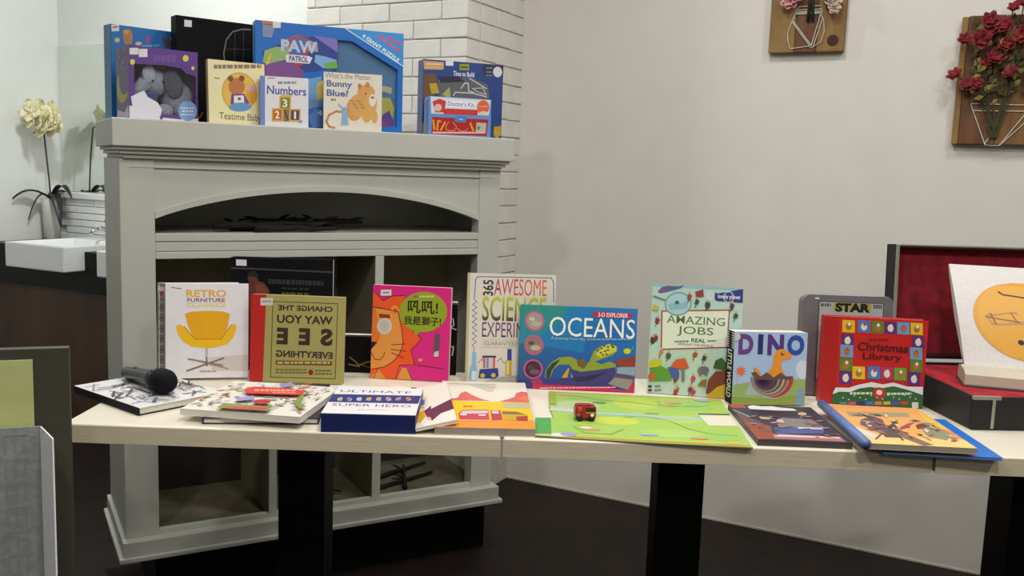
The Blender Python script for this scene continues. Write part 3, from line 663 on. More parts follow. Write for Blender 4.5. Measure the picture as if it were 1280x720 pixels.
# --- dino book
b = book('board_book', 'chunky board book with orange dinosaur in a half round cut-out', stand(.580, 2.011, 6, 3.6, .046), 6, 3.6, .168, .163, .046, '#a4bddb', spine='#15141a', hard=False)
P = front(b, [(127, 240), (550, 260), (518, 660), (103, 655)])
P.fill('#a6bfdf'); P.poly([(103, 655), (112, 545), (210, 530), (300, 560), (420, 515), (530, 520), (518, 660)], '#93ad66'); P.poly([(103, 655), (106, 610), (300, 625), (520, 600), (518, 660)], '#8a9a4a')
P.poly([(180, 600), (215, 530), (240, 545), (270, 605)], '#a8b0b4'); P.ell(515, 465, 40, 52, '#ccd6e4'); P.poly([(470, 655), (478, 580), (515, 570), (512, 658)], '#7a9ab8')
P.line([(138, 490), (138, 540)], 3, '#d08a4a')
for i in range(10): P.line([(160, 468), (160 + 30 * math.cos(i * .628), 468 + 30 * math.sin(i * .628))], 6, '#e0703a')
P.ell(160, 468, 19, 20, '#e0703a')
P.text('D', 148, 256, 236, 374, '#6a3f86', .05); P.text('I', 262, 260, 292, 374, '#24306e', .05); P.text('N', 318, 264, 412, 382, '#54357e', .05); P.text('O', 430, 270, 528, 386, '#2b4aa4', .05)
P.ell(338, 502, 122, 122, '#b5aeb4', 30, 0, 180); P.ell(345, 504, 116, 114, '#b83a34', 30, 0, 180)
for i, (r_, c) in enumerate(((112, '#9a8f88'), (104, '#7c5a50'), (95, '#b0a494'), (86, '#5f4a44'), (77, '#8f8674'), (67, '#4f3a4c'), (57, '#5a4a3e'), (46, '#472c54'), (34, '#3a2442'), (20, '#25162c'))): P.ell(326 - i * 4.5, 502 + i * 2, r_, r_ * .98, c, 26, 0, 180)
P.poly([(218, 478), (245, 470), (270, 500), (310, 476), (345, 505), (385, 478), (420, 500), (458, 500), (440, 520), (380, 515), (330, 520), (280, 515), (240, 510)], '#6a4a40')
P.poly([(228, 446), (248, 450), (275, 480), (270, 498), (245, 472)], '#e2912c')
P.poly([(318, 476), (345, 440), (352, 385), (372, 352), (400, 345), (428, 360), (458, 382), (448, 402), (410, 405), (395, 412), (392, 450), (410, 485), (385, 480), (348, 506)], '#e8922a'); P.ell(402, 374, 10, 10, '#3a2412', 12); P.ell(404, 371, 4, 4, '#eee', 8)
P.ell(130, 270, 30, 24, '#cfc8cc'); P.build(b)
S_ = leftside(b)
for i in range(7): S_.npoly([(.0, .76 + i * .033), (.4, .776 + i * .033), (.0, .79 + i * .033)], '#cfcfcf'); S_.npoly([(1, .76 + i * .033), (.6, .776 + i * .033), (1, .79 + i * .033)], '#cfcfcf')
S_.text('LITTLE WORLD', .22, .74, .82, .08, '#e6e6e6', .03, rot=-90); S_.build(b, 'spine_print'); clean(b)
# --- tin
o = thing('storage_tin', 'grey rounded metal tin standing behind the red library book', 'tin', stand(.787, 2.125, 0, 4, .04), (-R(4), 0, 0))
tinm = mat('brushed_tin', '#8d8b90', .35, .05, 40, metal=.6)
def rrect(w, h, r, n=6):
    return [(cx + r * math.cos(a0 + math.pi / 2 * i / n), cy + r * math.sin(a0 + math.pi / 2 * i / n)) for cx, cy, a0 in ((w / 2 - r, r, -math.pi / 2), (w / 2 - r, h - r, 0), (-w / 2 + r, h - r, math.pi / 2), (-w / 2 + r, r, math.pi)) for i in range(n + 1)]
MB().prism(rrect(.206, .233, .016), lambda p, d: (p[0], d, p[1]), -.026, 0).build('tin_base', tinm, o, bevel=.002)
MB().prism(rrect(.211, .237, .018), lambda p, d: (p[0], d, p[1] - .002 + .002), -.042, -.024).build('lid', tinm, o, bevel=.003)
P = Print(lambda a, c, f: (a * .211 - .1055, -.042 - f, c * .237), [(50, 70), (553, 75), (530, 640), (45, 640)])
P.poly([(135, 108), (500, 112), (490, 560), (130, 560)], '#4a4a4e'); P.poly([(142, 114), (494, 118), (484, 550), (137, 550)], '#a9a8a8'); P.poly([(220, 116), (430, 118), (428, 160), (218, 160)], '#9c9a48')
P.text('STAR', 230, 118, 425, 170, '#0c0c0c', .06); P.dashes(148, 122, 205, 140, '#55555a', 3); P.dashes(440, 122, 488, 145, '#55555a', 3); P.rect(115, 88, 140, 98, '#c9c9cc'); P.build(o, 'lid_print')
# --- red christmas book
b = book('slipcase_book', 'thick red Christmas book bordered with colourful picture squares', stand(.821, 2.045, -5.5, 2.0, .034), -5.5, 2.0, .226, .199, .034, '#b81c1c', hard=True)
P = front(b, [(125, 160), (720, 180), (658, 668), (92, 630)])
P.fill('#bd1d1c'); P.poly([(125, 160), (205, 163), (182, 636), (92, 630)], '#a91618')
sq = [(220, 180, 'y'), (307, 180, 'b'), (385, 183, 'o'), (458, 186, 'p'), (532, 188, 'l'), (610, 190, 'y'), (213, 258, 'p'), (208, 318, 'l'), (203, 392, 'o'), (200, 462, 'p'), (272, 436, 'y'), (357, 436, 'b'), (430, 440, 'k'), (505, 444, 'g'), (582, 470, 'p'), (615, 264, 'p'), (600, 330, 'l'), (598, 400, 'o')]
cc = dict(y='#d6b91c', b='#3f74b8', o='#5f7a2c', p='#5c2a6e', l='#5f9cc8', k='#a8365a', g='#5f9a34')
for x, y, c in sq:
    P.poly([(x + 2, y), (x + 72, y + 3), (x + 70, y + 72), (x, y + 68)], cc[c]); P.ell(x + 36, y + 38, 18, 22, '#d8d2c8' if c in 'bpk' else '#a86a3a', 8); P.ell(x + 40, y + 24, 9, 10, '#c23a3a' if c in 'bl' else '#e4dcc8', 7)
P.text('Christmas', 303, 308, 592, 356, '#4a1016', .02); P.text('Library', 330, 366, 552, 412, '#4a1016', .02); P.dashes(370, 285, 480, 294, '#7a1218', 4)
P.poly([(165, 580), (180, 550), (250, 552), (310, 535), (380, 522), (440, 535), (500, 525), (580, 548), (668, 550), (664, 600), (165, 600)], '#d6d8dc')
P.poly([(165, 585), (200, 572), (260, 575), (310, 556), (370, 548), (430, 556), (500, 545), (580, 565), (668, 595), (658, 668), (160, 636)], '#2c5c30')
P.dashes(258, 576, 380, 588, '#c9cfc2', 6); P.dashes(462, 580, 600, 592, '#c9cfc2', 7); P.ell(420, 582, 34, 32, '#b92a26'); P.ell(420, 578, 17, 14, '#e2d2c6', 10)
for i in range(14): P.ell(220 + i * 31, 604 + 12 * math.sin(i * 2.1), 4, 4, '#c9d4c4', 6)
for i, c in enumerate(('#4f8a7a', '#c24a6a', '#2c3a6a', '#3f6ab8', '#c87a3a', '#b9a03a', '#4a4a9c', '#b83a2a')): P.rect(200 + i * 48, 626, 240 + i * 48, 644, c)
P.rect(600, 632, 636, 664, '#c9c9c4'); P.build(b); clean(b)
# --- black volumes behind
b = book('boxed_volume', 'large black boxed volume with faint lettering behind the reversed-lettering book', stand(-.552, 2.19, 4, 2, .04), 4, 2, .242, .272, .04, '#0d0c10', spine='#0d0c10', pages=mat('white_paper', '#e8e6e0', .8, .04, 100))
P = front(b, [(5, 50), (512, 40), (505, 610), (5, 600)])
P.rect(5, 99, 512, 107, '#3a3a40'); P.rect(30, 60, 80, 90, '#d8d6da'); P.dashes(185, 150, 462, 174, '#2b2c32', 12); P.dashes(252, 190, 390, 198, '#2c2c30', 5); P.dashes(252, 214, 390, 226, '#5a5424', 5)
P.poly([(85, 240), (80, 200), (95, 175), (85, 150), (92, 122), (118, 114), (136, 130), (134, 160), (165, 170), (192, 205), (192, 245), (180, 420), (110, 560), (78, 560)], '#5a2a20'); P.poly([(84, 142), (92, 118), (118, 112), (138, 130), (132, 150), (110, 138)], '#15100e'); P.poly([(120, 180), (160, 178), (185, 210), (180, 240), (130, 235)], '#7a3a2a'); P.build(b); clean(b)
b = book('gilt_volume', 'black volume with gold scrollwork between the olive and magenta books', stand(-.365, 2.20, 2, 2, .03), 2, 2, .125, .092, .03, '#0d0c0e', hard=False)
P = front(b, [(80, 390), (318, 390), (318, 625), (80, 625)])
P.line([(150, 575), (190, 585), (230, 560), (275, 545)], 6, '#8a7a3a'); P.line([(155, 530), (185, 560), (200, 590)], 5, '#8a7a3a'); P.line([(200, 570), (240, 590), (270, 580)], 4, '#6a5c2a'); P.rect(82, 392, 316, 400, '#4a4844'); P.build(b); clean(b)
b = book('gilt_volume', 'black volume with white scrollwork peeking out right of the magenta book', stand(-.185, 2.205, 2, 3, .028), 2, 3, .112, .178, .028, '#0e0d10', hard=False)
P = front(b, [(330, 205), (548, 205), (545, 610), (325, 610)])
P.line([(505, 300), (525, 295), (530, 330), (515, 345), (540, 355)], 6, '#b9b9c0'); P.line([(505, 455), (530, 450), (525, 500)], 6, '#b9b9c0'); P.rect(332, 207, 546, 216, '#55555a'); P.build(b); clean(b)

# ================================================================== THINGS LYING ON THE TABLES
def lie(a, c, H):
    """near-left and near-right corner -> location, yaw, width"""
    return ((a[0] + c[0]) / 2, (a[1] + c[1]) / 2), math.degrees(math.atan2(c[1] - a[1], c[0] - a[0])), math.hypot(c[0] - a[0], c[1] - a[1])
# --- white book under the microphone (spine towards the left front)
Lc = Vector((-.922, 1.912)); Nc = Vector((-.720, 1.754))
e1 = (Lc - Nc).normalized(); e2 = Vector((-e1.y, e1.x)) * -1
yawm = math.degrees(math.atan2((e2).y, e2.x))
mid = Nc + e2 * .0975
b = book('hardcover_book', 'white hardcover with dark spine lying under the microphone', (mid.x, mid.y, TZ), yawm, 90, .195, .256, .0165, '#dcdbde', spine='#1c1b26', back='#1c1b26')
P = front(b); rr = random.Random(3)
for i in range(90):
    x, y = rr.uniform(.06, .94), rr.uniform(.1, .9); a = rr.choice((0, .8, 1.57, 2.3)) + rr.uniform(-.2, .2); l = rr.uniform(.03, .14); wd = rr.uniform(.004, .014)
    dx, dy = math.cos(a) * l, math.sin(a) * l; nx, ny = -math.sin(a) * wd, math.cos(a) * wd
    P.npoly([(x - dx + nx, y - dy + ny), (x + dx + nx, y + dy + ny), (x + dx - nx, y + dy - ny), (x - dx - nx, y - dy - ny)], rr.choice(('#8d8d92', '#5c5c62', '#b7b7bb', '#3a3a40')))
P.build(b); clean(b)
# --- microphone
mt = thing('microphone', 'black handheld microphone lying on the white book', 'microphone', (-.845, 1.992, TZ + .0172), (0, 0, R(-44)))
Mx = Matrix.Translation((0, 0, .0135)) @ Matrix.Rotation(R(90), 4, 'Y')
Mt = Matrix.Translation((0, 0, .0)) @ Matrix.Rotation(R(-4.2), 4, 'Y') @ Mx
micb = mat('mic_black', '#0d0c0e', .3, .1, 30); micg = mat('mic_grille', '#0b0a13', .75, .3, 900, .3, spec=.2)
MB().lathe([(.010, 0), (.0125, .004), (.0135, .02), (.0165, .10), (.0195, .135), (.0215, .148)], 24, Mt).build('handle', micb, mt, True)
MB().lathe([(.0215, .148), (.0245, .151), (.0245, .157), (.022, .16)], 24, Mt).build('collar', mat('mic_collar', '#2b2a30', .3, .1, 30), mt, True)
MB().lathe([(.021, .158), (.025, .166), (.0265, .178), (.0258, .192), (.022, .203), (.015, .210), (.006, .2125)], 24, Mt).build('grille', micg, mt, True)
MB().box(.045, .062, -.004, .004, .030, .034).build('switch', mat('mic_switch', '#33323a', .4), mt, bevel=.001)
# --- pattern book on a dark book
(cx, cy), yw, w_ = lie((-.582, 1.712), (-.365, 1.738), 0)
b = book('hardcover_book', 'dark hardcover lying under the floral patterned book', (cx, cy, TZ), yw, 90, w_, .285, .0135, '#23222c', hard=True); clean(b)
(cx, cy), yw, w_ = lie((-.628, 1.723), (-.391, 1.693), 0)
b = book('paperback_book', 'white floral colouring book with red title lying on dark hardcover', (cx, cy, TZ + .0136), yw, 90, w_, .245, .0125, '#dcd7cf', hard=False)
P = front(b, [(400, 72), (1215, 115), (945, 345), (30, 280)])
P.fill('#ddd8cf'); rr = random.Random(11)
for i in range(130):
    x, y = rr.uniform(.03, .97), rr.uniform(.04, .96); c = rr.choice(('#8a945a', '#97a06a', '#b08474', '#a5a1c6', '#c0605a', '#7c7c6c', '#b5b0a6', '#a89a88', '#c2bdb2'))
    n = 10; a = rr.uniform(0, 6); r1, r2 = rr.uniform(.02, .055), rr.uniform(.007, .018)
    P.npoly([(x + math.cos(a) * r1 * math.cos(t) - math.sin(a) * r2 * math.sin(t), y + math.sin(a) * r1 * math.cos(t) + math.cos(a) * r2 * math.sin(t)) for t in [2 * math.pi * k / n for k in range(n)]], c)
for i in range(14):
    x, y = rr.uniform(.05, .9), rr.uniform(.1, .9); pts = [(x + .07 * k / 5 * math.cos(i), y + .05 * math.sin(k * .8 + i)) for k in range(6)]
    for p_, q_ in zip(pts[:-1], pts[1:]): P.npoly([p_, q_, (q_[0], q_[1] + .008), (p_[0], p_[1] + .008)], '#6d6a58')
P.poly([(430, 225), (560, 205), (575, 235), (440, 245)], '#9a93c4'); P.poly([(740, 120), (830, 100), (850, 130), (760, 145)], '#8f88b4')
P.poly([(880, 260), (905, 210), (950, 190), (930, 260), (985, 290), (930, 305)], '#7f8f3c'); P.ell(632, 252, 68, 18, '#b02c30'); P.poly([(300, 300), (345, 262), (560, 280), (720, 290), (690, 325), (400, 318)], '#7f8448'); P.poly([(355, 290), (680, 298), (670, 318), (390, 308)], '#c8403a')
P.poly([(480, 170), (505, 145), (560, 138), (840, 150), (950, 165), (930, 200), (700, 195), (520, 190)], '#d03a30'); P.dashes(560, 158, 880, 172, '#e79a8c', 9); P.dashes(700, 178, 880, 186, '#e79a8c', 5); P.poly([(900, 118), (960, 108), (1000, 112), (940, 128)], '#c23a34')
P.build(b); clean(b)
# --- blue box
t = thing('gift_box', 'navy blue box with white lid print lying at the table front', 'box', (-.262, 1.692, TZ), (0, 0, R(2)))
bx('tray', (-.089, .089, 0, .222, 0, .0365), mat('navy_card', '#16205a', .45, .08, 30), t, .0012)
P = Print(lambda a, c, f: (a * .178 - .089, c * .222, .0365 + f), [(165, 70), (627, 85), (575, 235), (50, 225)])
P.fill('#dcdade'); P.poly([(127, 117), (612, 128), (592, 172), (95, 162)], '#1e2a72')
P.text('ULTIMATE', 172, 99, 568, 111, '#5a5a66', .0); P.text('SUPER HERO', 120, 174, 560, 188, '#4a4a56', .0); P.rect(562, 78, 592, 88, '#33333a'); P.dashes(260, 203, 420, 208, '#b9b9c2', 7)
rr = random.Random(4)
for i in range(8):
    x = 165 + i * 54; P.ell(x, 147, 16, 11, rr.choice(('#8f8fae', '#b08a5a', '#6a6a9a', '#a9a9bc')), 8); P.line([(x - 14, 152), (x + 14, 138)], 4, rr.choice(('#c9b25a', '#c9c9d8', '#3a3a6a')))
P.build(t, 'lid_print')
# --- thick train book and tilted booklet
(cx, cy), yw, w_ = lie((-.137, 1.697), (.054, 1.705), 0)
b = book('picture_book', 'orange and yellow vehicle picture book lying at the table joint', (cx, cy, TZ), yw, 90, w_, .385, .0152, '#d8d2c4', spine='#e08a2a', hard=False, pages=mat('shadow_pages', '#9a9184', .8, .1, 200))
P = front(b, [(395, 55), (1185, 60), (1205, 475), (310, 462)])
P.fill('#dcd5c6'); P.poly([(350, 235), (1192, 245), (1205, 475), (310, 462)], '#ecbc12'); P.poly([(320, 405), (1202, 400), (1205, 475), (310, 462)], '#e38a26')
P.poly([(350, 235), (530, 210), (560, 165), (610, 150), (660, 180), (740, 215), (830, 235)], '#cf5f5c'); P.poly([(900, 240), (1000, 215), (1060, 195), (1080, 160), (1130, 145), (1188, 150), (1192, 245)], '#cf5f5c'); P.poly([(940, 245), (1192, 248), (1196, 300), (940, 296)], '#b9ae84'); P.poly([(1090, 215), (1150, 180), (1188, 190), (1190, 235)], '#d97a4a')
P.poly([(525, 350), (560, 318), (800, 312), (800, 405), (530, 398)], '#bd3a46'); P.poly([(560, 326), (795, 320), (790, 345), (545, 350)], '#c9b9cc'); P.rect(540, 352, 600, 364, '#e2d2c8'); P.rect(706, 355, 770, 366, '#e8d8ce')
P.poly([(820, 318), (910, 318), (920, 400), (820, 405)], '#b03044'); P.rect(832, 324, 893, 346, '#cdbfd0'); P.poly([(920, 322), (1060, 325), (1155, 352), (1150, 405), (925, 400)], '#c29a1a'); P.poly([(925, 328), (1060, 332), (1135, 352), (925, 350)], '#6f5c50'); P.poly([(1045, 372), (1155, 365), (1148, 408), (1045, 405)], '#a8302c')
P.dashes(575, 280, 660, 292, '#c05a1e', 3); P.dashes(560, 402, 800, 412, '#d9a48a', 6); P.poly([(410, 80), (900, 80), (900, 84), (410, 84)], '#c5beb0')
for i in range(5): P.line([(640 + i * 40, 90 + i * 14), (900 - i * 10, 100 + i * 12)], 3, '#c9c2b4')
P.build(b); clean(b)
b = book('activity_booklet', 'purple and white booklet leaning across the orange picture book', (-.133, 1.700, TZ + .0135), 8, 90, .080, .31, .0065, '#ddd6cc', hard=False, roll=-12)
P = front(b, [(225, 100), (555, 65), (490, 400), (145, 490)])
P.fill('#dfd8cd'); P.poly([(180, 300), (270, 235), (320, 215), (300, 265), (200, 330)], '#6a6fae'); P.poly([(155, 370), (280, 320), (275, 380), (200, 440), (148, 445)], '#e0a22c'); P.poly([(275, 330), (350, 280), (340, 310), (530, 225), (515, 310), (400, 350), (310, 415), (280, 400)], '#5f1f42'); P.poly([(420, 345), (510, 312), (495, 390), (330, 432)], '#e2dbd6'); P.ell(290, 398, 20, 16, '#e0a0a8', 8); P.poly([(200, 290), (260, 262), (290, 300), (215, 315)], '#c8b46a')
P.build(b); clean(b)
# --- green play map (one folded board with slots in its edges)
gm = thing('play_map_board', 'green fold-out play map board with roads and a blue river', 'play mat', (0, 0, TZ))
out = [(.054, 1.702), (.274, 1.684), (.461, 1.676), (.4695, 1.826), (.408, 1.822), (.404, 1.914), (.4735, 1.918), (.481, 2.049), (.093, 2.070), (.088, 1.932), (.094, 1.838), (.0575, 1.832)]
MB().prism(out, lambda p, d: (p[0], p[1], d), 0.0003, .0028).build('board', mat('board_edge', '#6a6450', .7), gm)
X0, X1, Y0, Y1 = .05, .485, 1.67, 2.075
P = Print(lambda a, c, f: (X0 + a * (X1 - X0), Y0 + c * (Y1 - Y0), .0028 + f))
def N(p): return ((p[0] - X0) / (X1 - X0), (p[1] - Y0) / (Y1 - Y0))
P.npoly([N(p) for p in out], '#9dbf57')
def blob(cx, cy, rx, ry, c, n=14): P.npoly([N((cx + rx * math.cos(6.2832 * k / n), cy + ry * math.sin(6.2832 * k / n))) for k in range(n)], c)
for cx, cy, rx, ry, c in ((.28, 1.98, .05, .05, '#b0c552'), (.18, 2.0, .05, .035, '#93b85a'), (.22, 1.83, .05, .03, '#c0cb4a'), (.36, 1.86, .045, .03, '#b2c65c'), (.40, 1.98, .05, .04, '#93bd5e'), (.13, 1.76, .04, .03, '#93bd58'), (.32, 1.75, .06, .03, '#a2c566'), (.42, 1.74, .035, .03, '#93bd5e'), (.15, 1.94, .05, .05, '#a9bf86')): blob(cx, cy, rx, ry, c)
def ribbon(pts, wd, c):
    for p, q in zip(pts[:-1], pts[1:]):
        l = math.hypot(q[0] - p[0], q[1] - p[1]); nx, ny = -(q[1] - p[1]) / l * wd / 2, (q[0] - p[0]) / l * wd / 2
        P.npoly([N((p[0] + nx, p[1] + ny)), N((q[0] + nx, q[1] + ny)), N((q[0] - nx, q[1] - ny)), N((p[0] - nx, p[1] - ny))], c); P.k -= 1
    P.k += 1
ribbon([(.10, 1.905), (.16, 1.885), (.25, 1.882), (.34, 1.868), (.404, 1.862)], .020, '#9fbdb8'); ribbon([(.09, 1.91), (.14, 1.90)], .03, '#b9c2b8')
ribbon([(.24, 1.86), (.28, 1.875), (.33, 1.85), (.36, 1.79), (.40, 1.755), (.45, 1.75)], .0022, '#6a8a3a'); ribbon([(.13, 1.78), (.15, 1.735), (.20, 1.73), (.23, 1.77)], .0022, '#6a8a3a'); ribbon([(.14, 2.04), (.2, 2.0), (.27, 1.99), (.35, 1.96), (.42, 1.98)], .002, '#6f9440'); ribbon([(.33, 2.0), (.36, 1.97), (.41, 1.965), (.44, 1.985)], .002, '#6a8a3a')
ribbon([(.10, 2.062), (.30, 2.051), (.478, 2.041)], .007, '#d9b06a'); ribbon([(.06, 1.708), (.274, 1.692), (.458, 1.684)], .007, '#c79a44'); ribbon([(.07, 1.716), (.274, 1.700), (.455, 1.691)], .004, '#d8c45a')
for cx, cy, rx, ry, c in ((.128, 2.035, .017, .008, '#c9937a'), (.20, 1.975, .016, .008, '#5a8a44'), (.345, 1.985, .018, .008, '#d0a07a'), (.365, 1.992, .02, .006, '#c9805a'), (.165, 1.762, .02, .008, '#d89a6a'), (.155, 1.770, .012, .006, '#e2d8cc'), (.275, 1.735, .018, .007, '#8fa6c4'), (.37, 1.722, .018, .007, '#d08a6a'), (.43, 1.70, .016, .008, '#d8b04a'), (.10, 1.712, .022, .012, '#d4d2d2'), (.118, 1.718, .016, .013, '#9a8fc0'), (.435, 2.03, .018, .012, '#9fb0d0'), (.305, 1.90, .015, .005, '#a8a870')): blob(cx, cy, rx, ry, c)
P.npoly([N(p) for p in ((.054, 1.712), (.085, 1.712), (.088, 1.834), (.0575, 1.831))], '#4f9a4c'); P.npoly([N(p) for p in ((.054, 1.702), (.085, 1.700), (.085, 1.714), (.0545, 1.714))], '#d2b878'); P.npoly([N(p) for p in ((.09, 1.945), (.105, 1.945), (.108, 2.06), (.0932, 2.065))], '#96a838')
P.build(gm, 'map_print')
# --- toy fire engine
tr = thing('toy_fire_truck', 'small red toy fire truck standing on the green map', 'toy car', (.157, 1.833, TZ + .0031), (0, 0, R(4)))
redp = mat('toy_red', '#a3151a', .3, .1, 30); tyre = mat('toy_tyre', '#1a1616', .7); drk = mat('toy_glass', '#241a1c', .2)
MB().prism([(-.021, .006), (.021, .006), (.0215, .019), (.0195, .030), (-.0195, .030), (-.0215, .019)], lambda p, d: (p[0], d, p[1]), -.014, .014).build('body', redp, tr, bevel=.002)
bx('windscreen', (.001, .0195, -.0147, -.0135, .0195, .0275), drk, tr, .0004); bx('side_window', (.0195, .0218, -.010, .010, .0195, .027), drk, tr, .0004)
bx('trim_stripe', (.0, .0215, -.0149, -.0138, .0165, .0188), mat('toy_yellow', '#c79a2a', .4), tr); bx('roof_rack', (-.017, .012, -.008, .008, .030, .0325), redp, tr, .0008)
for x, y in ((-.012, -.0135), (.012, -.0135), (-.012, .0135), (.012, .0135)): MB().lathe([(.001, -.003), (.0068, -.003), (.0068, .003), (.001, .003)], 14, Matrix.Translation((x, y, .007)) @ Matrix.Rotation(R(90), 4, 'X')).build('wheel', tyre, tr, True)
MB().ellipsoid((.013, -.0155, .0125), (.004, .0025, .0035)).build('headlight', mat('toy_white', '#e8e4e0', .3), tr, True); MB().ellipsoid((-.012, -.0145, .0235), (.0055, .002, .0055)).build('face_badge', mat('toy_badge', '#b5453f', .4), tr, True); MB().ellipsoid((-.015, -.0148, .0125), (.0045, .002, .004)).build('badge', MATS['toy_badge'], tr, True)
# --- dark space sticker book
(cx, cy), yw, w_ = lie((.476, 1.700), (.655, 1.697), 0)
b = book('sticker_book', 'dark paperback with white lettering and space pictures near the chunky dinosaur book', (cx, cy, TZ), yw, 90, w_, .268, .012, '#2b2630', hard=False, pages=mat('dark_edge', '#4a4440', .8, .1, 200))
P = front(b, [(95, 65), (930, 80), (1240, 430), (355, 390)])
P.fill('#3a3440'); P.poly([(95, 65), (245, 70), (270, 102), (115, 100)], '#a8443e'); P.poly([(120, 120), (420, 250), (360, 390), (250, 300)], '#6a4a48'); P.poly([(220, 230), (480, 270), (500, 385), (355, 390)], '#8f4a34')
P.poly([(280, 85), (330, 72), (420, 82), (520, 78), (620, 92), (740, 100), (775, 122), (560, 122), (300, 112)], '#d6d4d6'); P.poly([(300, 118), (770, 125), (800, 180), (330, 170)], '#2a2630')
P.poly([(380, 185), (500, 195), (480, 215), (400, 208)], '#b9a284'); P.poly([(540, 240), (600, 195), (660, 200), (900, 210), (1010, 290), (560, 290)], '#7f7672'); P.ell(580, 232, 36, 22, '#c2a894'); P.poly([(510, 290), (1000, 295), (980, 345), (520, 345)], '#4a568c'); P.poly([(740, 285), (990, 292), (985, 306), (740, 300)], '#c6c4d2'); P.poly([(490, 345), (1130, 375), (1180, 420), (500, 388)], '#a8686a'); P.poly([(500, 350), (1120, 376), (1140, 392), (510, 368)], '#d0bcbc'); P.line([(110, 120), (290, 190)], 10, '#9aa0b8'); P.ell(820, 155, 46, 18, '#b9a284')
rr = random.Random(22)
for i in range(40):
    x, y = rr.uniform(.08, .95), rr.uniform(.1, .72); a = rr.uniform(-.4, .4); l, wd = rr.uniform(.02, .09), rr.uniform(.006, .018); c_ = rr.choice(('#7c7488', '#4a4a78', '#9a8a8c', '#5a4448', '#8c5a4c', '#b0a8b4', '#2c2834'))
    P.npoly([(x + math.cos(a) * l, y + math.sin(a) * l), (x - math.sin(a) * wd, y + math.cos(a) * wd), (x - math.cos(a) * l, y - math.sin(a) * l), (x + math.sin(a) * wd, y - math.cos(a) * wd)], c_)
P.build(b); clean(b)
# --- blue book at the bottom, orange story book with rolled cover on top
(cx, cy), yw, w_ = lie((.700, 1.668), (.918, 1.655), 0)
b = book('hardcover_book', 'thin bright blue hardcover jutting out below the orange western story book', (cx, cy, TZ), yw, 90, w_, .27, .0062, '#1f6fc8', hard=True, board=.0016)
P = front(b, [(470, 372), (1255, 422), (1250, 430), (490, 432)]); P = Print(P.fn)
P.npoly([(.12, .01), (.75, .01), (.75, .10), (.12, .12)], '#d0b0a4'); P.npoly([(.3, .02), (.5, .02), (.48, .07), (.32, .08)], '#b0503a'); P.build(b); clean(b)
(cx, cy), yw, w_ = lie((.668, 1.660), (.866, 1.650), 0)
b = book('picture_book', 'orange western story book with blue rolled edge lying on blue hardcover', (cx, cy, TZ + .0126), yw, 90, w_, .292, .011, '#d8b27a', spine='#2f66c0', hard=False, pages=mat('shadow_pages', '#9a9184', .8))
P = front(b, [(150, 62), (700, 100), (1070, 355), (385, 312)])
P.fill('#dfa660'); P.poly([(150, 62), (700, 100), (760, 140), (190, 100)], '#dd9a5a'); P.poly([(270, 110), (640, 125), (660, 150), (300, 140)], '#9a9470'); P.poly([(300, 250), (1000, 300), (1070, 355), (385, 312)], '#dcc67c'); P.poly([(700, 110), (840, 185), (900, 240), (760, 190)], '#dcb84c')
P.poly([(360, 160), (430, 138), (490, 160), (520, 215), (480, 250), (350, 190)], '#6f5560'); P.poly([(300, 215), (330, 205), (470, 265), (440, 285), (320, 235)], '#d8cdc4'); P.poly([(590, 215), (640, 190), (690, 180), (640, 215), (600, 230)], '#a8455f'); P.poly([(480, 240), (560, 185), (590, 230), (650, 250), (600, 280), (500, 275)], '#5a5048'); P.poly([(600, 240), (800, 330), (740, 335), (560, 260)], '#8a6a5c'); P.line([(440, 285), (575, 170)], 12, '#6a5a52'); P.line([(520, 200), (610, 295)], 10, '#5a4a44')
P.poly([(700, 190), (760, 185), (900, 260), (880, 300), (760, 270)], '#8d8a72'); P.poly([(690, 200), (740, 190), (760, 220), (700, 225)], '#7a3a3a'); P.poly([(850, 230), (900, 240), (980, 290), (930, 280)], '#cf8a50'); P.ell(240, 165, 40, 14, '#c98a6a'); P.poly([(200, 120), (250, 130), (260, 160), (215, 150)], '#b9a0a0')
rr = random.Random(21)
for i in range(46):
    x, y = rr.uniform(.12, .92), rr.uniform(.14, .74); a = rr.uniform(0, 6.28); l, wd = rr.uniform(.02, .08), rr.uniform(.008, .025); c_ = rr.choice(('#6a5048', '#8a6a5c', '#c9a07a', '#d8cdbc', '#7a5a62', '#9c8a70', '#a85a4a', '#54483f', '#e2cf96'))
    P.npoly([(x + math.cos(a) * l, y + math.sin(a) * l), (x - math.sin(a) * wd, y + math.cos(a) * wd), (x - math.cos(a) * l, y - math.sin(a) * l), (x + math.sin(a) * wd, y - math.cos(a) * wd)], c_)
P.build(b); clean(b)
bb = MB(); bb.tube([(.0, 0, 0), (0, .15, .001), (0, .298, 0)], [.0098, .0098, .0095], 16)
o_ = bb.build('rolled_edge', mat('blue_roll', '#3a6ab8', .4, .25, 18, col2='#6f7a98'), b, True)
o_.location = (-w_ / 2 - .004, -.0105, -.003); o_.rotation_euler = (R(90), 0, 0)
# ================================================================== OPEN CASE AND OPEN BOOK
CY = 3.7
cs = thing('instrument_case', 'black hard case with red velvet lining, open on the right table', 'case', (.962, 1.866, TZ), (0, 0, R(CY)))
vel = mat('red_velvet', '#b01426', .9, .25, 40, .2); vel2 = mat('dark_velvet', '#860e22', .95, .25, 40, .2); trim = mat('pale_metal_trim', '#a9a898', .4, .1, 30, metal=.5)
CW, CD, CH = .52, .36, .071
lea = mat('case_leatherette', '#121012', .5, .2, 80, .15)
bx('front_wall', (0, CW, 0, .008, 0, CH), lea, cs, .002); bx('side_wall', (0, .008, .008, CD, 0, CH), lea, cs, .002); bx('side_wall', (CW - .008, CW, .008, CD, 0, CH), lea, cs, .002); bx('rear_wall', (.008, CW - .008, CD - .008, CD, 0, CH), lea, cs, .002); bx('bottom', (.008, CW - .008, .008, CD - .008, 0, .006), lea, cs)
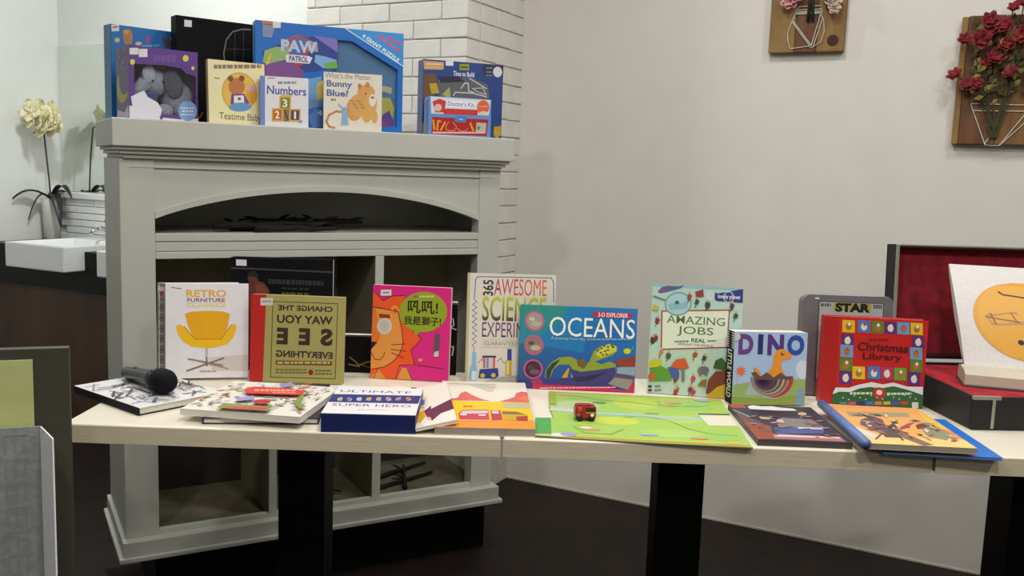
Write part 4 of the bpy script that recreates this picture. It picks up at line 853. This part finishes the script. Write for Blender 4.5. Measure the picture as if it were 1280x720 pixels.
bx('velvet_bed', (.0085, CW - .0085, .0085, CD - .0085, .0065, .066), vel, cs, .004)
bx('latch_strap', (.040, .047, -.002, .0, .004, CH - .004), trim, cs, .0008); bx('trim_rim', (-.0015, .058, -.0022, .006, CH - .006, CH + .0016), trim, cs, .0008)
LH = .279
lid = MB().box(-.004, CW + .004, 0, .006, 0, LH).build('lid', lea, cs, bevel=.002); lid.location = (0, CD + .048, CH + .004); lid.rotation_euler = (R(-4), 0, 0)
for nm, dm, m in (('lid_side', (-.004, .005, -.045, 0, 0, LH), lea), ('lid_side', (CW - .005, CW + .004, -.045, 0, 0, LH), lea), ('lid_top', (.005, CW - .005, -.045, 0, LH - .009, LH), lea), ('lid_bottom', (.005, CW - .005, -.045, 0, 0, .009), lea), ('lid_lining', (.005, CW - .005, -.022, 0, .009, LH - .009), vel2), ('lid_trim', (-.005, .004, -.047, -.044, .01, LH), trim), ('lid_trim', (.004, CW, -.047, -.044, LH - .004, LH + .001), trim)):
    o_ = bx(nm, dm, m, lid, .0015)
# open book: lower half on the case, upper half leaning back
ob = thing('open_book', 'open music book with a cello body picture resting in the velvet case', 'book', (1.142, 1.940, TZ + .0702), (0, 0, R(-18)))
pw, pd, ph, tk = .30, .105, .242, .032
la = R(22)
pg = mat('open_pages', '#dcd8d6', .7, .05, 150)
MB().prism([(0, 0), (pd, 0), (pd, tk * .8), (pd * .7, tk), (pd * .25, tk * .95), (0, tk * .72)], lambda p, d: (d, p[0], p[1]), -pw / 2, pw / 2).build('lower_pages', mat('lower_page_edges', '#c9c0ae', .8, .12, 220, stretch=(1, 1, 30)), ob, bevel=.001)
bx('lower_cover', (-pw / 2 - .003, pw / 2 + .003, -.004, pd, -.004, 0), cmat('#4a4440'), ob, .001)
up_ = MB(); N_ = 10; pr = []
for i in range(N_ + 1):
    t_ = i / N_; pr.append((-.012 * math.sin(math.pi * t_) + .004, t_ * ph))
back = [(.036 * (1 - .5 * abs(2 * t_ - 1)) if 0 < t_ < 1 else .012, t_ * ph) for t_ in [i / N_ for i in range(N_ + 1)]]
prof = pr + back[::-1]
U = up_.prism(prof, lambda p, d: (d, p[0], p[1]), -pw / 2, pw / 2).build('upper_pages', pg, ob)
for v_ in U.data.vertices: v_.co.x -= .17 * v_.co.z
U.location = (.012, pd - .012, tk * .8); U.rotation_euler = (-la, 0, 0)
def upfn(a, c, f):
    t_ = min(max(c, 0), 1); return (a * pw - pw / 2 - .17 * c * ph, -.012 * math.sin(math.pi * t_) + .004 - f * 1.5 - .0007, c * ph)
class CurvedPrint(Print): pass
P = Print(upfn)
def band(fx0, fx1, y0, y1, col, n=24):
    for i in range(n):
        ya, yb = y0 + (y1 - y0) * i / n, y0 + (y1 - y0) * (i + 1) / n
        P.npoly([(fx0(ya), ya), (fx1(ya), ya), (fx1(yb), yb), (fx0(yb), yb)], col); P.k -= 1
    P.k += 1
def rad(y): return max(0, 1 - ((y - .46) / .38) ** 2) ** .5
band(lambda y: .47 - .36 * rad(y) - .04 * (y - .46), lambda y: .47 + .34 * rad(y) + .1, .082, .838, '#d79a2c')
band(lambda y: .47 - .33 * rad(y) - .04 * (y - .46), lambda y: .47 + .30 * rad(y) + .1, .12, .80, '#dda23a')
def stroke(pts, wd, col):
    for (a, c), (d, e) in zip(pts[:-1], pts[1:]):
        l = math.hypot(d - a, e - c) or 1; nx, ny = -(e - c) / l * wd, (d - a) / l * wd; P.npoly([(a + nx, c + ny), (d + nx, e + ny), (d - nx, e - ny), (a - nx, c - ny)], col); P.k -= 1
    P.k += 1
stroke([(0.310, .74), (0.340, .71), (0.430, .70), (0.550, .68), (0.610, .65)], .008, '#3a2210'); stroke([(0.430, .19), (0.450, .165), (0.530, .21), (0.630, .235), (0.710, .235)], .009, '#3a2210')
P.npoly([(0.190, .50), (0.410, .55), (0.470, .43), (0.230, .40)], '#b58a5c'); stroke([(0.190, .48), (0.430, .45)], .006, '#8a6234'); stroke([(0.230, .52), (0.260, .41)], .006, '#8a6234'); stroke([(0.370, .54), (0.410, .44)], .005, '#8a6234')
P.npoly([(0.530, .56), (0.560, .56), (0.610, .36), (0.580, .36)], '#8a5c2c')
for x, y in ((0.410, .26), (0.530, .29)): P.npoly([(x + .022 * math.cos(k), y + .024 * math.sin(k)) for k in [6.283 * j / 10 for j in range(10)]], '#2a180c')
P.build(U, 'page_print')
# ================================================================== THINGS ON THE MANTEL SHELF
MZ = 1.350
def mloc(u, d, rel, w, t, lean=0):
    """front-left corner at (u,d) on the shelf -> origin (rear bottom centre), yaw"""
    a = R(rel); x = u + math.cos(a) * w / 2 - math.sin(a) * t; y = d + math.sin(a) * w / 2 + math.cos(a) * t
    v = ML(x, y, MZ); return (v.x, v.y, v.z), rel + math.degrees(MY)
def carton(name, label, u, d, rel, w, h, t, col, cat='box', side=None):
    loc, yw = mloc(u, d, rel, w, t); o = thing(name, label, cat, loc, (0, 0, R(yw)))
    o['w'], o['h'], o['t'] = w, h, t
    return o
# blue storybook box at the far left
o = carton('toy_carton', 'blue children\'s box with small animal pictures, leftmost at the back', .029, .26, 14, .235, .262, .05, None)
bx('card_shell', (-.1175, .1175, -.05, 0, 0, .262), cmat('#1f6fb4'), o, .001)
P = front(o, [(130, 90), (600, 165), (620, 640), (105, 610)])
P.rect(135, 95, 180, 128, '#d8d2d6'); P.dashes(142, 104, 172, 112, '#8a4a5a', 2); P.poly([(200, 125), (245, 122), (258, 150), (250, 195), (210, 195), (200, 160)], '#b07a4a'); P.ell(222, 135, 14, 12, '#c79560', 8); P.ell(165, 172, 16, 12, '#d0b49a', 8); P.ell(290, 195, 20, 10, '#d0b49a', 8); P.ell(345, 178, 16, 14, '#a8408a', 8); P.poly([(425, 165), (450, 185), (490, 165), (495, 215), (440, 222)], '#5a4a4a'); P.ell(485, 180, 12, 14, '#c9c2b8', 8); P.dashes(310, 205, 410, 212, '#7fb0d8', 4)
P.build(o, 'box_print'); S_ = leftside(o); S_.npoly([(0, 0), (1, 0), (1, 1), (0, 1)], '#4a8ab8'); S_.build(o, 'side_print'); clean(o)
# purple elephant gift box with window
w_, h_, t_ = .184, .190, .098
o = carton('toy_gift_box', 'purple window gift box with moon and stars, holding a grey plush', .052, .08, 11.7, w_, h_, t_, None)
pur = cmat('#5f3f88'); th = .0015
bx('back_panel', (-w_ / 2, w_ / 2, -th, 0, 0, h_), cmat('#2a2a6a'), o); bx('left_panel', (-w_ / 2, -w_ / 2 + th, -t_, -th, 0, h_), cmat('#6a4f86'), o); bx('right_panel', (w_ / 2 - th, w_ / 2, -t_, -th, 0, h_), pur, o); bx('top_panel', (-w_ / 2 + th, w_ / 2 - th, -t_, -th, h_ - th, h_), pur, o); bx('bottom_panel', (-w_ / 2 + th, w_ / 2 - th, -t_, -th, 0, th), pur, o)
wx0, wx1, wz0, wz1 = -.078, .085, .018, .143
fr = [(-w_ / 2 + th, 0), (w_ / 2 - th, 0), (w_ / 2 - th, h_ - th), (-w_ / 2 + th, h_ - th)]
outer = fr; hole = [(wx0, wz0), (wx1, wz0), (wx1, wz1 - .018), (.06, wz1 - .012), (.045, wz1), (.0, wz1 + .004), (wx0, wz1)]
b2 = MB(); tri = tessellate_polygon([[Vector((*p, 0)) for p in outer], [Vector((*p, 0)) for p in hole[::-1]]]); allp = outer + hole[::-1]
b2.add([(p[0], -t_, p[1]) for p in allp], [tuple(t) for t in tri]); fo = b2.build('front_panel', pur, o); md = fo.modifiers.new('t', 'SOLIDIFY'); md.thickness = th; md.offset = 0
bx('window_film', (wx0 - .002, wx1 + .002, -t_ + .002, -t_ + .0023, wz0 - .002, wz1 + .005), FILM, o)
P = Print(lambda a, c, f: (a * w_ - w_ / 2, -t_ - .0008 - f, c * h_), [(240, 205), (617, 250), (625, 632), (240, 618)])
P.ell(262, 298, 14, 16, '#d6c95a', 10); P.ell(553, 280, 16, 18, '#d6c95a', 10); P.ell(592, 333, 9, 11, '#d6c95a', 8); P.rect(246, 222, 296, 258, '#d9d6dc'); P.rect(298, 228, 346, 272, '#d9d6dc'); P.dashes(380, 262, 500, 300, '#6f4f98', 4)
P.poly([(240, 618), (240, 540), (265, 545), (280, 555), (330, 570), (410, 600), (420, 628)], '#dcdbe6'); P.poly([(420, 628), (430, 605), (520, 612), (625, 606), (625, 632)], '#dcdbe6'); P.poly([(250, 490), (290, 470), (325, 455), (345, 490), (400, 520), (425, 560), (415, 600), (330, 590), (260, 560)], '#dcdbe6'); P.ell(565, 565, 52, 56, '#7fa0d4', 20); P.dashes(530, 545, 600, 552, '#d4dcec', 4); P.dashes(535, 562, 595, 570, '#d4dcec', 3); P.dashes(530, 582, 600, 588, '#d4dcec', 4); P.build(o, 'box_print')
Q_ = Print(lambda a, c, f: (a * w_ - w_ / 2, -.0016 - f, c * h_))
rq = random.Random(2)
for i in range(60):
    x, y = rq.uniform(.1, .9), rq.uniform(.15, .78); Q_.npoly([(x + .014 * math.cos(k), y + .014 * math.sin(k)) for k in (0, 1.05, 2.1, 3.14, 4.2, 5.2)], '#c9cbe0')
bkp = [c_ for c_ in o.children if c_.name.startswith('back_panel')][0]; Q_.build(bkp, 'star_print')
o['w'], o['h'], o['t'] = w_, h_, t_
S_ = Print(lambda a, c, f: (-w_ / 2 - f, -a * t_, c * h_), [(130, 215), (240, 205), (245, 618), (135, 605)])
S_.poly([(155, 345), (142, 400), (140, 460), (160, 510), (195, 522), (228, 490), (230, 460), (205, 478), (180, 470), (162, 430), (160, 380)], '#c9bb3a'); S_.poly([(140, 550), (165, 560), (200, 575), (235, 540), (245, 618), (135, 605)], '#cfcade')
for x, y in ((150, 230), (205, 232), (160, 270), (200, 290), (215, 340), (175, 325), (190, 300), (215, 390), (150, 300)): S_.ell(x, y, 8, 9, '#8f86a8', 7)
S_.build(o, 'side_print'); clean(o)
loc, yw = mloc(.052, .08, 11.7, w_, t_)
pl = thing('plush_elephant', 'grey plush elephant lying inside the purple window box', 'plush toy', loc, (0, 0, R(yw)))
pl.location = Vector(loc) + Vector((0, 0, .002)); pl.scale = (1.12, .8, 1.12)
fur = mat('grey_plush', '#a5a3b0', .95, .15, 120, .4); fur2 = mat('pale_plush', '#c2c0cc', .95, .1, 120, .4)
bm_ = MB(); bm_.ellipsoid((.048, -.062, .052), (.040, .038, .046), jit=.03); bm_.ellipsoid((-.012, -.070, .090), (.036, .034, .034), jit=.03); bm_.tube([(-.038, -.09, .085), (-.056, -.095, .068), (-.06, -.1, .045), (-.05, -.1, .03)], [.018, .015, .012, .010], 10); bm_.ellipsoid((.006, -.100, .022), (.022, .018, .018), jit=.03); bm_.ellipsoid((.052, -.098, .024), (.023, .018, .022), jit=.03); bm_.ellipsoid((-.03, -.098, .025), (.018, .016, .018), jit=.03); bm_.build('body', fur, pl, True)
be = MB(); be.ellipsoid((.028, -.100, .088), (.024, .007, .034), Matrix.Rotation(R(-14), 4, 'Y'), jit=.03); be.build('ear', mat('shadowed_plush', '#5c5a68', .95, .15, 120, .4), pl, True); be = MB(); be.ellipsoid((-.03, -.1, .108), (.016, .006, .022), jit=.03); be.build('ear', fur2, pl, True)  # first ear coloured dark to stand for the shadow inside it
for ex in (-.022, .004): MB().ellipsoid((ex, -.104, .092), (.003, .002, .003), n=8, m=5).build('eye', cmat('#0c0b0e'), pl, True)
bx('bow_ribbon', (-.045, -.012, -.108, -.103, .046, .064), cmat('#3a3f8a'), pl, .002)
# black window box
w_, h_, t_ = .235, .300, .045
o = carton('black_gift_box', 'tall black box with price sticker, behind the cream teddy book', .195, .228, 8.7, w_, h_, t_, None)
bx('card_shell', (-w_ / 2, w_ / 2, -t_, 0, 0, h_), cmat('#0c0b0e'), o, .001)
P = front(o, [(500, 28), (975, 100), (985, 650), (505, 620)])
P.poly([(550, 56), (595, 62), (594, 97), (550, 92)], '#d8d6da'); P.line([(790, 290), (785, 240), (800, 170), (835, 130), (890, 118), (940, 122)], 6, '#77736a'); P.line([(790, 290), (850, 305), (950, 310)], 6, '#77736a'); P.line([(850, 135), (848, 290)], 3, '#3c3a34'); P.line([(900, 122), (900, 300)], 3, '#3c3a34'); P.line([(800, 220), (940, 225)], 3, '#3c3a34'); P.line([(660, 560), (640, 590)], 8, '#a8702a'); P.build(o, 'box_print'); clean(o)
# big blue puzzle box
w_, h_, t_ = .434, .297, .05
o = carton('puzzle_box', 'large blue window puzzle box with diagonal banner', .393, .14, -5.3, w_, h_, t_, None)
blu = cmat('#1668c0')
bx('card_shell', (-w_ / 2, w_ / 2, -t_ + .012, 0, 0, h_), cmat('#5a86ac'), o, .001)
WX, WZ0, WZ1 = (.03, .2), .03, .245
outer = [(-w_ / 2, 0), (w_ / 2, 0), (w_ / 2, h_), (-w_ / 2, h_)]; hole = [(.005, .02), (.20, .02), (.20, .19), (.06, .262), (.005, .262)]
b2 = MB(); tri = tessellate_polygon([[Vector((*p, 0)) for p in outer], [Vector((*p, 0)) for p in hole[::-1]]]); allp = outer + hole[::-1]
b2.add([(p[0], -t_ + .0115, p[1]) for p in allp], [tuple(t) for t in tri]); fo = b2.build('front_panel', blu, o); md = fo.modifiers.new('t', 'SOLIDIFY'); md.thickness = .0115; md.offset = 1
fo.location = (0, 0, 0)
bx('window_film', (.004, .201, -t_ + .0100, -t_ + .0103, .018, .264), FILM, o)
P = front(o, [(40, 65), (875, 150), (875, 695), (45, 660)])
P.poly([(80, 240), (180, 200), (360, 160), (510, 175), (512, 340), (300, 360), (100, 360)], '#27408c'); P.poly([(85, 300), (95, 235), (160, 215), (260, 225), (250, 280), (110, 310)], '#8fae6c'); P.poly([(385, 260), (440, 270), (505, 290), (510, 330), (430, 335), (380, 300)], '#7fa8d8'); P.poly([(430, 310), (505, 295), (512, 335), (450, 338)], '#6ca83c'); P.poly([(370, 155), (505, 175), (510, 250)], '#7a6fb8'); P.poly([(100, 310), (240, 290), (320, 350), (300, 500), (100, 480)], '#7a4a8c'); P.poly([(120, 260), (140, 250), (120, 310), (100, 315)], '#d0b82a')
P.poly([(205, 180), (280, 150), (395, 200), (400, 245), (200, 235)], '#8f9aac'); P.poly([(230, 170), (285, 152), (345, 170), (340, 300), (290, 328), (238, 298)], '#b03a34'); P.poly([(240, 182), (285, 165), (335, 182), (330, 250), (285, 262), (242, 250)], '#3f6ab8'); P.text('PAW', 190, 182, 395, 248, '#b9c2d0', .04); P.poly([(215, 262), (235, 258), (350, 268), (368, 278), (352, 310), (220, 300)], '#dcdce4'); P.text('PATROL', 236, 268, 345, 300, '#2a3a8a', .03)
P.poly([(310, 400), (420, 380), (430, 560), (345, 560), (330, 470)], '#6fa0d0'); P.poly([(395, 420), (430, 400), (430, 500), (400, 510)], '#d0b84a'); P.poly([(345, 560), (430, 545), (432, 670), (345, 665)], '#3a6ac0'); P.poly([(350, 600), (385, 560), (425, 562), (428, 660), (375, 665)], '#5f90d8'); P.text('4', 400, 566, 428, 596, '#e4e8f0', .03)
P.rect(140, 76, 186, 112, '#d8d4d2'); P.poly([(78, 70), (135, 75), (138, 92), (78, 88)], '#b07a4a'); P.poly([(82, 92), (136, 95), (150, 120), (135, 165), (82, 160)], '#7f8aa8'); P.poly([(555, 118), (875, 150), (875, 325)], '#2f8fd4'); P.line([(555, 120), (875, 325)], 7, '#c4d8ea')
for i in range(5):
    P.line([(735 + i * 24, 160 + i * 19), (755 + i * 24, 172 + i * 17)], 16, '#b06aa0' if i % 2 else '#c0568c')
    P.line([(790 + i * 15, 168 + i * 8), (800 + i * 15, 173 + i * 8)], 14, '#c0568c')
P.build(o, 'box_print')
# diagonal banner lettering
v, f = text2d('4 GIANT PUZZLE', .03); me = D.meshes.new('banner_lettering')
def bann(p):
    A = Vector((.088, 0, .277)); dirv = Vector((.112, 0, -.066)); upv = Vector((.006, 0, .0105)); q = A + dirv * p[0] + upv * p[1]; return (q.x, -t_ - .0012, q.z)
me.from_pydata([bann(p) for p in v], [], f); me.update(); me.materials.append(mat('banner_white', '#dfe6ee', .5)); lo = D.objects.new('banner_lettering', me); COL.objects.link(lo); lo.parent = o
# coloured pieces seen in the window
P = Print(lambda a, c, f: (.005 + a * .195, -t_ + .0119 - f - .0002 + .0, .02 + c * .2), [(510, 250), (860, 250), (870, 690), (510, 690)])
P.poly([(760, 500), (830, 495), (860, 560), (850, 640), (770, 640)], '#c9be4a'); P.poly([(740, 440), (800, 420), (840, 430), (838, 470), (780, 455)], '#c9c08a'); P.poly([(760, 640), (830, 580), (860, 660), (850, 690), (760, 690)], '#6a3f9a'); P.poly([(690, 690), (770, 640), (850, 680), (850, 690)], '#a83a7a'); P.poly([(520, 420), (560, 380), (640, 395), (660, 470), (540, 520)], '#8a7f9a'); P.poly([(660, 360), (740, 350), (745, 380), (680, 385)], '#c9c05a'); P.build(o, 'puzzle_print'); clean(o)
# teddy board book
def mbook(name, label, u, d, rel, w, h, t, cover, spine, lean=3, **k):
    loc, yw = mloc(u, d, rel, w, t); return book(name, label, loc, yw, lean, w, h, t, cover, spine=spine, hard=False, **k)
b = mbook('board_book', 'cream board book with teddy in a round window on the mantel shelf', .250, .06, 6.7, .157, .170, .018, '#e0d6a8', '#b9a078')
P = front(b, [(678, 290), (1002, 325), (985, 665), (685, 640)])
P.fill('#e1d8aa'); P.dashes(712, 325, 985, 348, '#8a6f5a', 9, .85); P.line([(715, 400), (742, 404)], 5, '#55504a'); P.ell(852, 478, 98, 108, '#c9a24a', 28); P.ell(852, 478, 90, 100, '#ddb04a', 28); P.ell(920, 500, 30, 50, '#d8941e', 10); P.ell(918, 465, 20, 20, '#c8a0b8', 8)
P.ell(838, 450, 46, 48, '#b5713c', 18); P.ell(805, 405, 16, 18, '#7a4a2c', 10); P.ell(868, 405, 16, 18, '#7a4a2c', 10); P.poly([(808, 490), (880, 492), (905, 545), (800, 545)], '#6f3f86'); P.rect(820, 500, 876, 540, '#e0dcdc'); P.ell(850, 518, 10, 8, '#555', 8); P.ell(852, 562, 62, 24, '#5f90c0', 14); P.text('Teatime Baby', 740, 596, 968, 642, '#7a6a4a', .005); P.build(b); clean(b)
b = mbook('board_book', 'small white numbers board book with pictured counting blocks', .385, .05, -11.3, .130, .136, .02, '#dcdade', '#6f86c8')
P = front(b, [(65, 388), (337, 406), (345, 668), (68, 655)])
P.fill('#dbd9df'); P.poly([(65, 388), (92, 390), (95, 656), (68, 655)], '#6a80c4'); P.dashes(165, 420, 270, 434, '#7a8a9a', 4); P.text('Numbers', 105, 446, 328, 492, '#3f4f9a', .02); P.rect(105, 398, 150, 406, '#c890a0')
for x, y, s_, c, n in ((176, 500, 66, '#6a7a2c', '3'), (134, 562, 64, '#b5571e', '2'), (236, 566, 62, '#4a2a5a', '1')):
    P.rect(x, y, x + s_, y + s_ + 8, '#c9a03a'); P.rect(x + 8, y + 8, x + s_ - 8, y + s_ - 2, c); P.text(n, x + (25 if n == '1' else 18), y + 14, x + s_ - (25 if n == '1' else 20), y + s_ - 8, '#e8e0c8', .03)
P.rect(200, 568, 234, 634, '#8a6a2a'); P.line([(205, 575), (228, 625)], 8, '#2a2a3a'); P.poly([(176, 500), (190, 490), (255, 492), (242, 502)], '#d8b45a'); P.ell(298, 634, 14, 10, '#9a9aa8', 8); P.build(b); clean(b)
b = mbook('board_book', 'cream board book with sitting striped kitten and blue title', .569, .065, -13.3, .167, .163, .014, '#d8d0c2', '#c9c0b0')
P = front(b, [(430, 372), (755, 382), (752, 690), (430, 675)])
P.fill('#d9d2c5'); P.text("What's the Matter,", 438, 378, 698, 412, '#7a6a58', .0); P.text('Bunny', 446, 418, 586, 462, '#4a5c92', .03); P.text('Blue?', 446, 466, 566, 502, '#4a5c92', .03); P.dashes(470, 514, 496, 526, '#777', 2)
P.ell(598, 570, 46, 62, '#c98f4a', 18); P.ell(620, 550, 50, 62, '#cf9a54', 18); P.ell(664, 478, 50, 42, '#cf9650', 18); P.ell(628, 445, 12, 16, '#b87a3a', 8); P.ell(672, 436, 12, 15, '#b87a3a', 8); P.ell(690, 540, 36, 62, '#cfa052', 14); P.ell(700, 520, 20, 34, '#dcd6c8', 12); P.ell(668, 600, 28, 40, '#cf9f4a', 12); P.ell(712, 610, 18, 36, '#cfa052', 12); P.line([(560, 590), (500, 580), (460, 600), (445, 635), (462, 662), (490, 668)], 11, '#b5854a'); P.poly([(526, 560), (556, 560), (560, 600), (566, 655), (524, 655), (530, 600)], '#7fa6cc'); P.line([(512, 545), (540, 570), (562, 556)], 10, '#8fb0d0'); P.ell(700, 505, 10, 7, '#8a5a3a', 8); P.ell(662, 484, 4, 5, '#2a1a10', 8)
for i in range(6): P.line([(575 + i * 12, 520 + (i % 3) * 18), (598 + i * 12, 528 + (i % 3) * 18)], 4, '#a8702e')
P.build(b); clean(b)
# builder box
w_, h_, t_ = .262, .232, .06
o = carton('toy_carton', 'dark blue building toy box with line-drawn window, right end of the shelf', .900, .12, -8, w_, h_, t_, None)
bx('card_shell', (-w_ / 2, w_ / 2, -t_, 0, 0, h_), cmat('#26407a'), o, .001)
P = front(o, [(195, 88), (825, 120), (805, 672), (190, 650)])
P.fill('#24407e'); P.poly([(195, 100), (355, 108), (352, 165), (200, 165)], '#c29a6a'); P.dashes(215, 120, 340, 130, '#e0cba8', 5); P.dashes(215, 145, 330, 154, '#d8b84a', 4); P.rect(368, 98, 428, 134, '#d9d8dc'); P.rect(478, 120, 552, 164, '#8f9a1c'); P.dashes(488, 134, 542, 150, '#3a4a1a', 3); P.text('Time to Build', 428, 176, 594, 212, '#d4dae6', .02)
P.poly([(660, 112), (825, 122), (822, 210), (660, 200)], '#2c2f4a'); P.ell(778, 172, 36, 40, '#c9ccd4', 18); P.dashes(690, 140, 738, 148, '#8a90a4', 3); P.dashes(690, 170, 735, 178, '#8a90a4', 3); P.dashes(690, 196, 738, 204, '#8a90a4', 3)
P.poly([(310, 240), (560, 215), (700, 270), (720, 400), (320, 400)], '#5a5c60'); P.poly([(310, 215), (470, 215), (520, 250), (330, 265)], '#2a2433'); P.line([(430, 355), (445, 330), (580, 335), (690, 360)], 8, '#c9c6c4'); P.line([(490, 300), (520, 260), (545, 262), (550, 320), (590, 330)], 8, '#c9c6c4'); P.line([(555, 225), (690, 300)], 7, '#c9c6c4'); P.line([(580, 300), (660, 295), (690, 345), (620, 325), (580, 300)], 7, '#b9b6b4'); P.poly([(200, 205), (290, 190), (310, 330), (250, 380), (195, 380)], '#6a4a2a'); P.poly([(240, 270), (300, 265), (320, 340), (260, 345)], '#b59a1a'); P.poly([(340, 350), (400, 290), (410, 380)], '#a8a05a'); P.poly([(190, 560), (215, 560), (212, 648), (190, 648)], '#c9862a'); P.poly([(750, 580), (805, 575), (803, 640), (770, 670), (745, 640)], '#b5961c'); P.build(o, 'box_print'); clean(o)
# doctor kit box
w_, h_, t_ = .200, .116, .05
o = carton('doctor_kit_box', 'small red and blue doctor kit box standing before the building toy box', .888, .045, -8, w_, h_, t_, None)
MB().prism([(-w_ / 2, 0), (w_ / 2, 0), (w_ / 2, h_ * .9), (w_ / 2 - .004, h_), (-w_ / 2 + .004, h_), (-w_ / 2, h_ * .9)], lambda p, d: (p[0], d, p[1]), -t_, 0).build('card_shell', cmat('#5a88c8'), o, bevel=.001)
P = front(o, [(246, 360), (734, 386), (735, 660), (255, 640)])
P.fill('#5f8ccc'); P.poly([(258, 364), (728, 388), (716, 500), (270, 488)], '#cfd4e2'); P.poly([(275, 400), (330, 380), (380, 400), (370, 480), (300, 480)], '#c03a34'); P.ell(320, 445, 30, 28, '#d8b8a8', 10); P.poly([(365, 450), (630, 460), (630, 500), (365, 492)], '#c8342a'); P.poly([(385, 388), (615, 398), (612, 450), (382, 440)], '#e6e6ec'); P.text("Doctor's Kit", 395, 402, 600, 436, '#5a6ac0', .01); P.ell(670, 440, 48, 52, '#d9633e', 16); P.dashes(636, 430, 706, 438, '#e8a88a', 4); P.ell(674, 480, 28, 12, '#e0c8a0', 8)
P.poly([(278, 512), (714, 530), (705, 648), (278, 632)], '#a81c22'); P.poly([(458, 505), (542, 508), (540, 552), (456, 545)], '#3f7fc8'); P.line([(485, 525), (515, 530)], 5, '#cfe0f0')
for l in ([(288, 535), (300, 600)], [(325, 540), (322, 605)], [(345, 545), (330, 540)], [(380, 550), (350, 605)], [(575, 555), (600, 610)]): P.line(l, 14, '#d89a2a')
P.line([(410, 545), (390, 570), (388, 600), (420, 612), (460, 605), (470, 580), (440, 550)], 5, '#d89a5a'); P.line([(475, 595), (510, 615), (545, 610), (555, 595)], 5, '#d89a5a'); P.poly([(622, 550), (700, 555), (696, 625), (620, 620)], '#b5b4a8'); P.ell(640, 590, 12, 14, '#6a7a5a', 8); P.dashes(288, 618, 690, 630, '#e0b8b0', 18, .9); P.build(o, 'box_print'); clean(o)

# ================================================================== DISPLAY STAND AT THE LEFT EDGE
olive = mat('olive_board', '#3a372c', .6, .08, 20)
ds = thing('display_stand', 'dark olive upright display board standing at the left edge', 'stand', (-.706, 1.45, 0), (0, 0, R(20)))
bx('board', (-.62, 0, 0, .018, 0, .945), olive, ds, .001)
bx('ledge', (-.60, -.0, -.15, 0, .44, .458), olive, ds, .001)
bx('foot', (-.60, -.54, -.16, .16, 0, .02), olive, ds, .001); bx('foot', (-.08, -.02, -.16, .16, 0, .02), olive, ds, .001)
gp = thing('paper_sheet', 'yellow green sheet pinned to the olive display board', 'poster', (-.706 - .052 * math.cos(R(20)), 1.45 - .052 * math.sin(R(20)), .60), (0, 0, R(20)))
sh = bx('sheet', (-.30, 0, -.0032, -.0006, 0, .328), mat('lime_paper', '#b7bd80', .7, .1, 5, .3, col2='#a3ab6a', stretch=(1, 1, 2)), gp, .0004)

fd = thing('folder', 'grey embossed folder with white flap standing before the olive display board', 'folder', (-.730, 1.400, .458), (0, 0, R(20)))
bx('grey_cover', (-.24, 0, 0, .003, 0, .371), mat('grey_cloth', '#8b9090', .6, .12, 60, .2), fd, .0005)
bx('page_edge', (-.24, 0, .0032, .009, .0, .3665), PAGES, fd, .0005)
fl_ = bx('white_flap', (0, .079, 0, .0025, 0, .371), mat('white_card', '#eceff2', .5, .03, 40), fd, .0005); fl_.rotation_euler = (0, 0, R(-71))
P = Print(lambda a, c, f: (-.24 + a * .24, -f, c * .371))
for i in range(4):
    for j in range(9):
        x, y = .16 + i * .21, .05 + j * .105
        for q in range(3): P.npoly([(x + .055 * q, y), (x + .055 * q + .012, y), (x + .055 * q + .012, y + .07), (x + .055 * q, y + .07)], '#7f8484'); P.k -= 1
        P.npoly([(x, y + .07), (x + .14, y + .07), (x + .14, y + .08), (x, y + .08)], '#7f8484'); P.k -= 1
P.npoly([(0, .96), (1, .96), (1, .965), (0, .965)], '#8f938c'); P.build(fd, 'embossed_pattern')
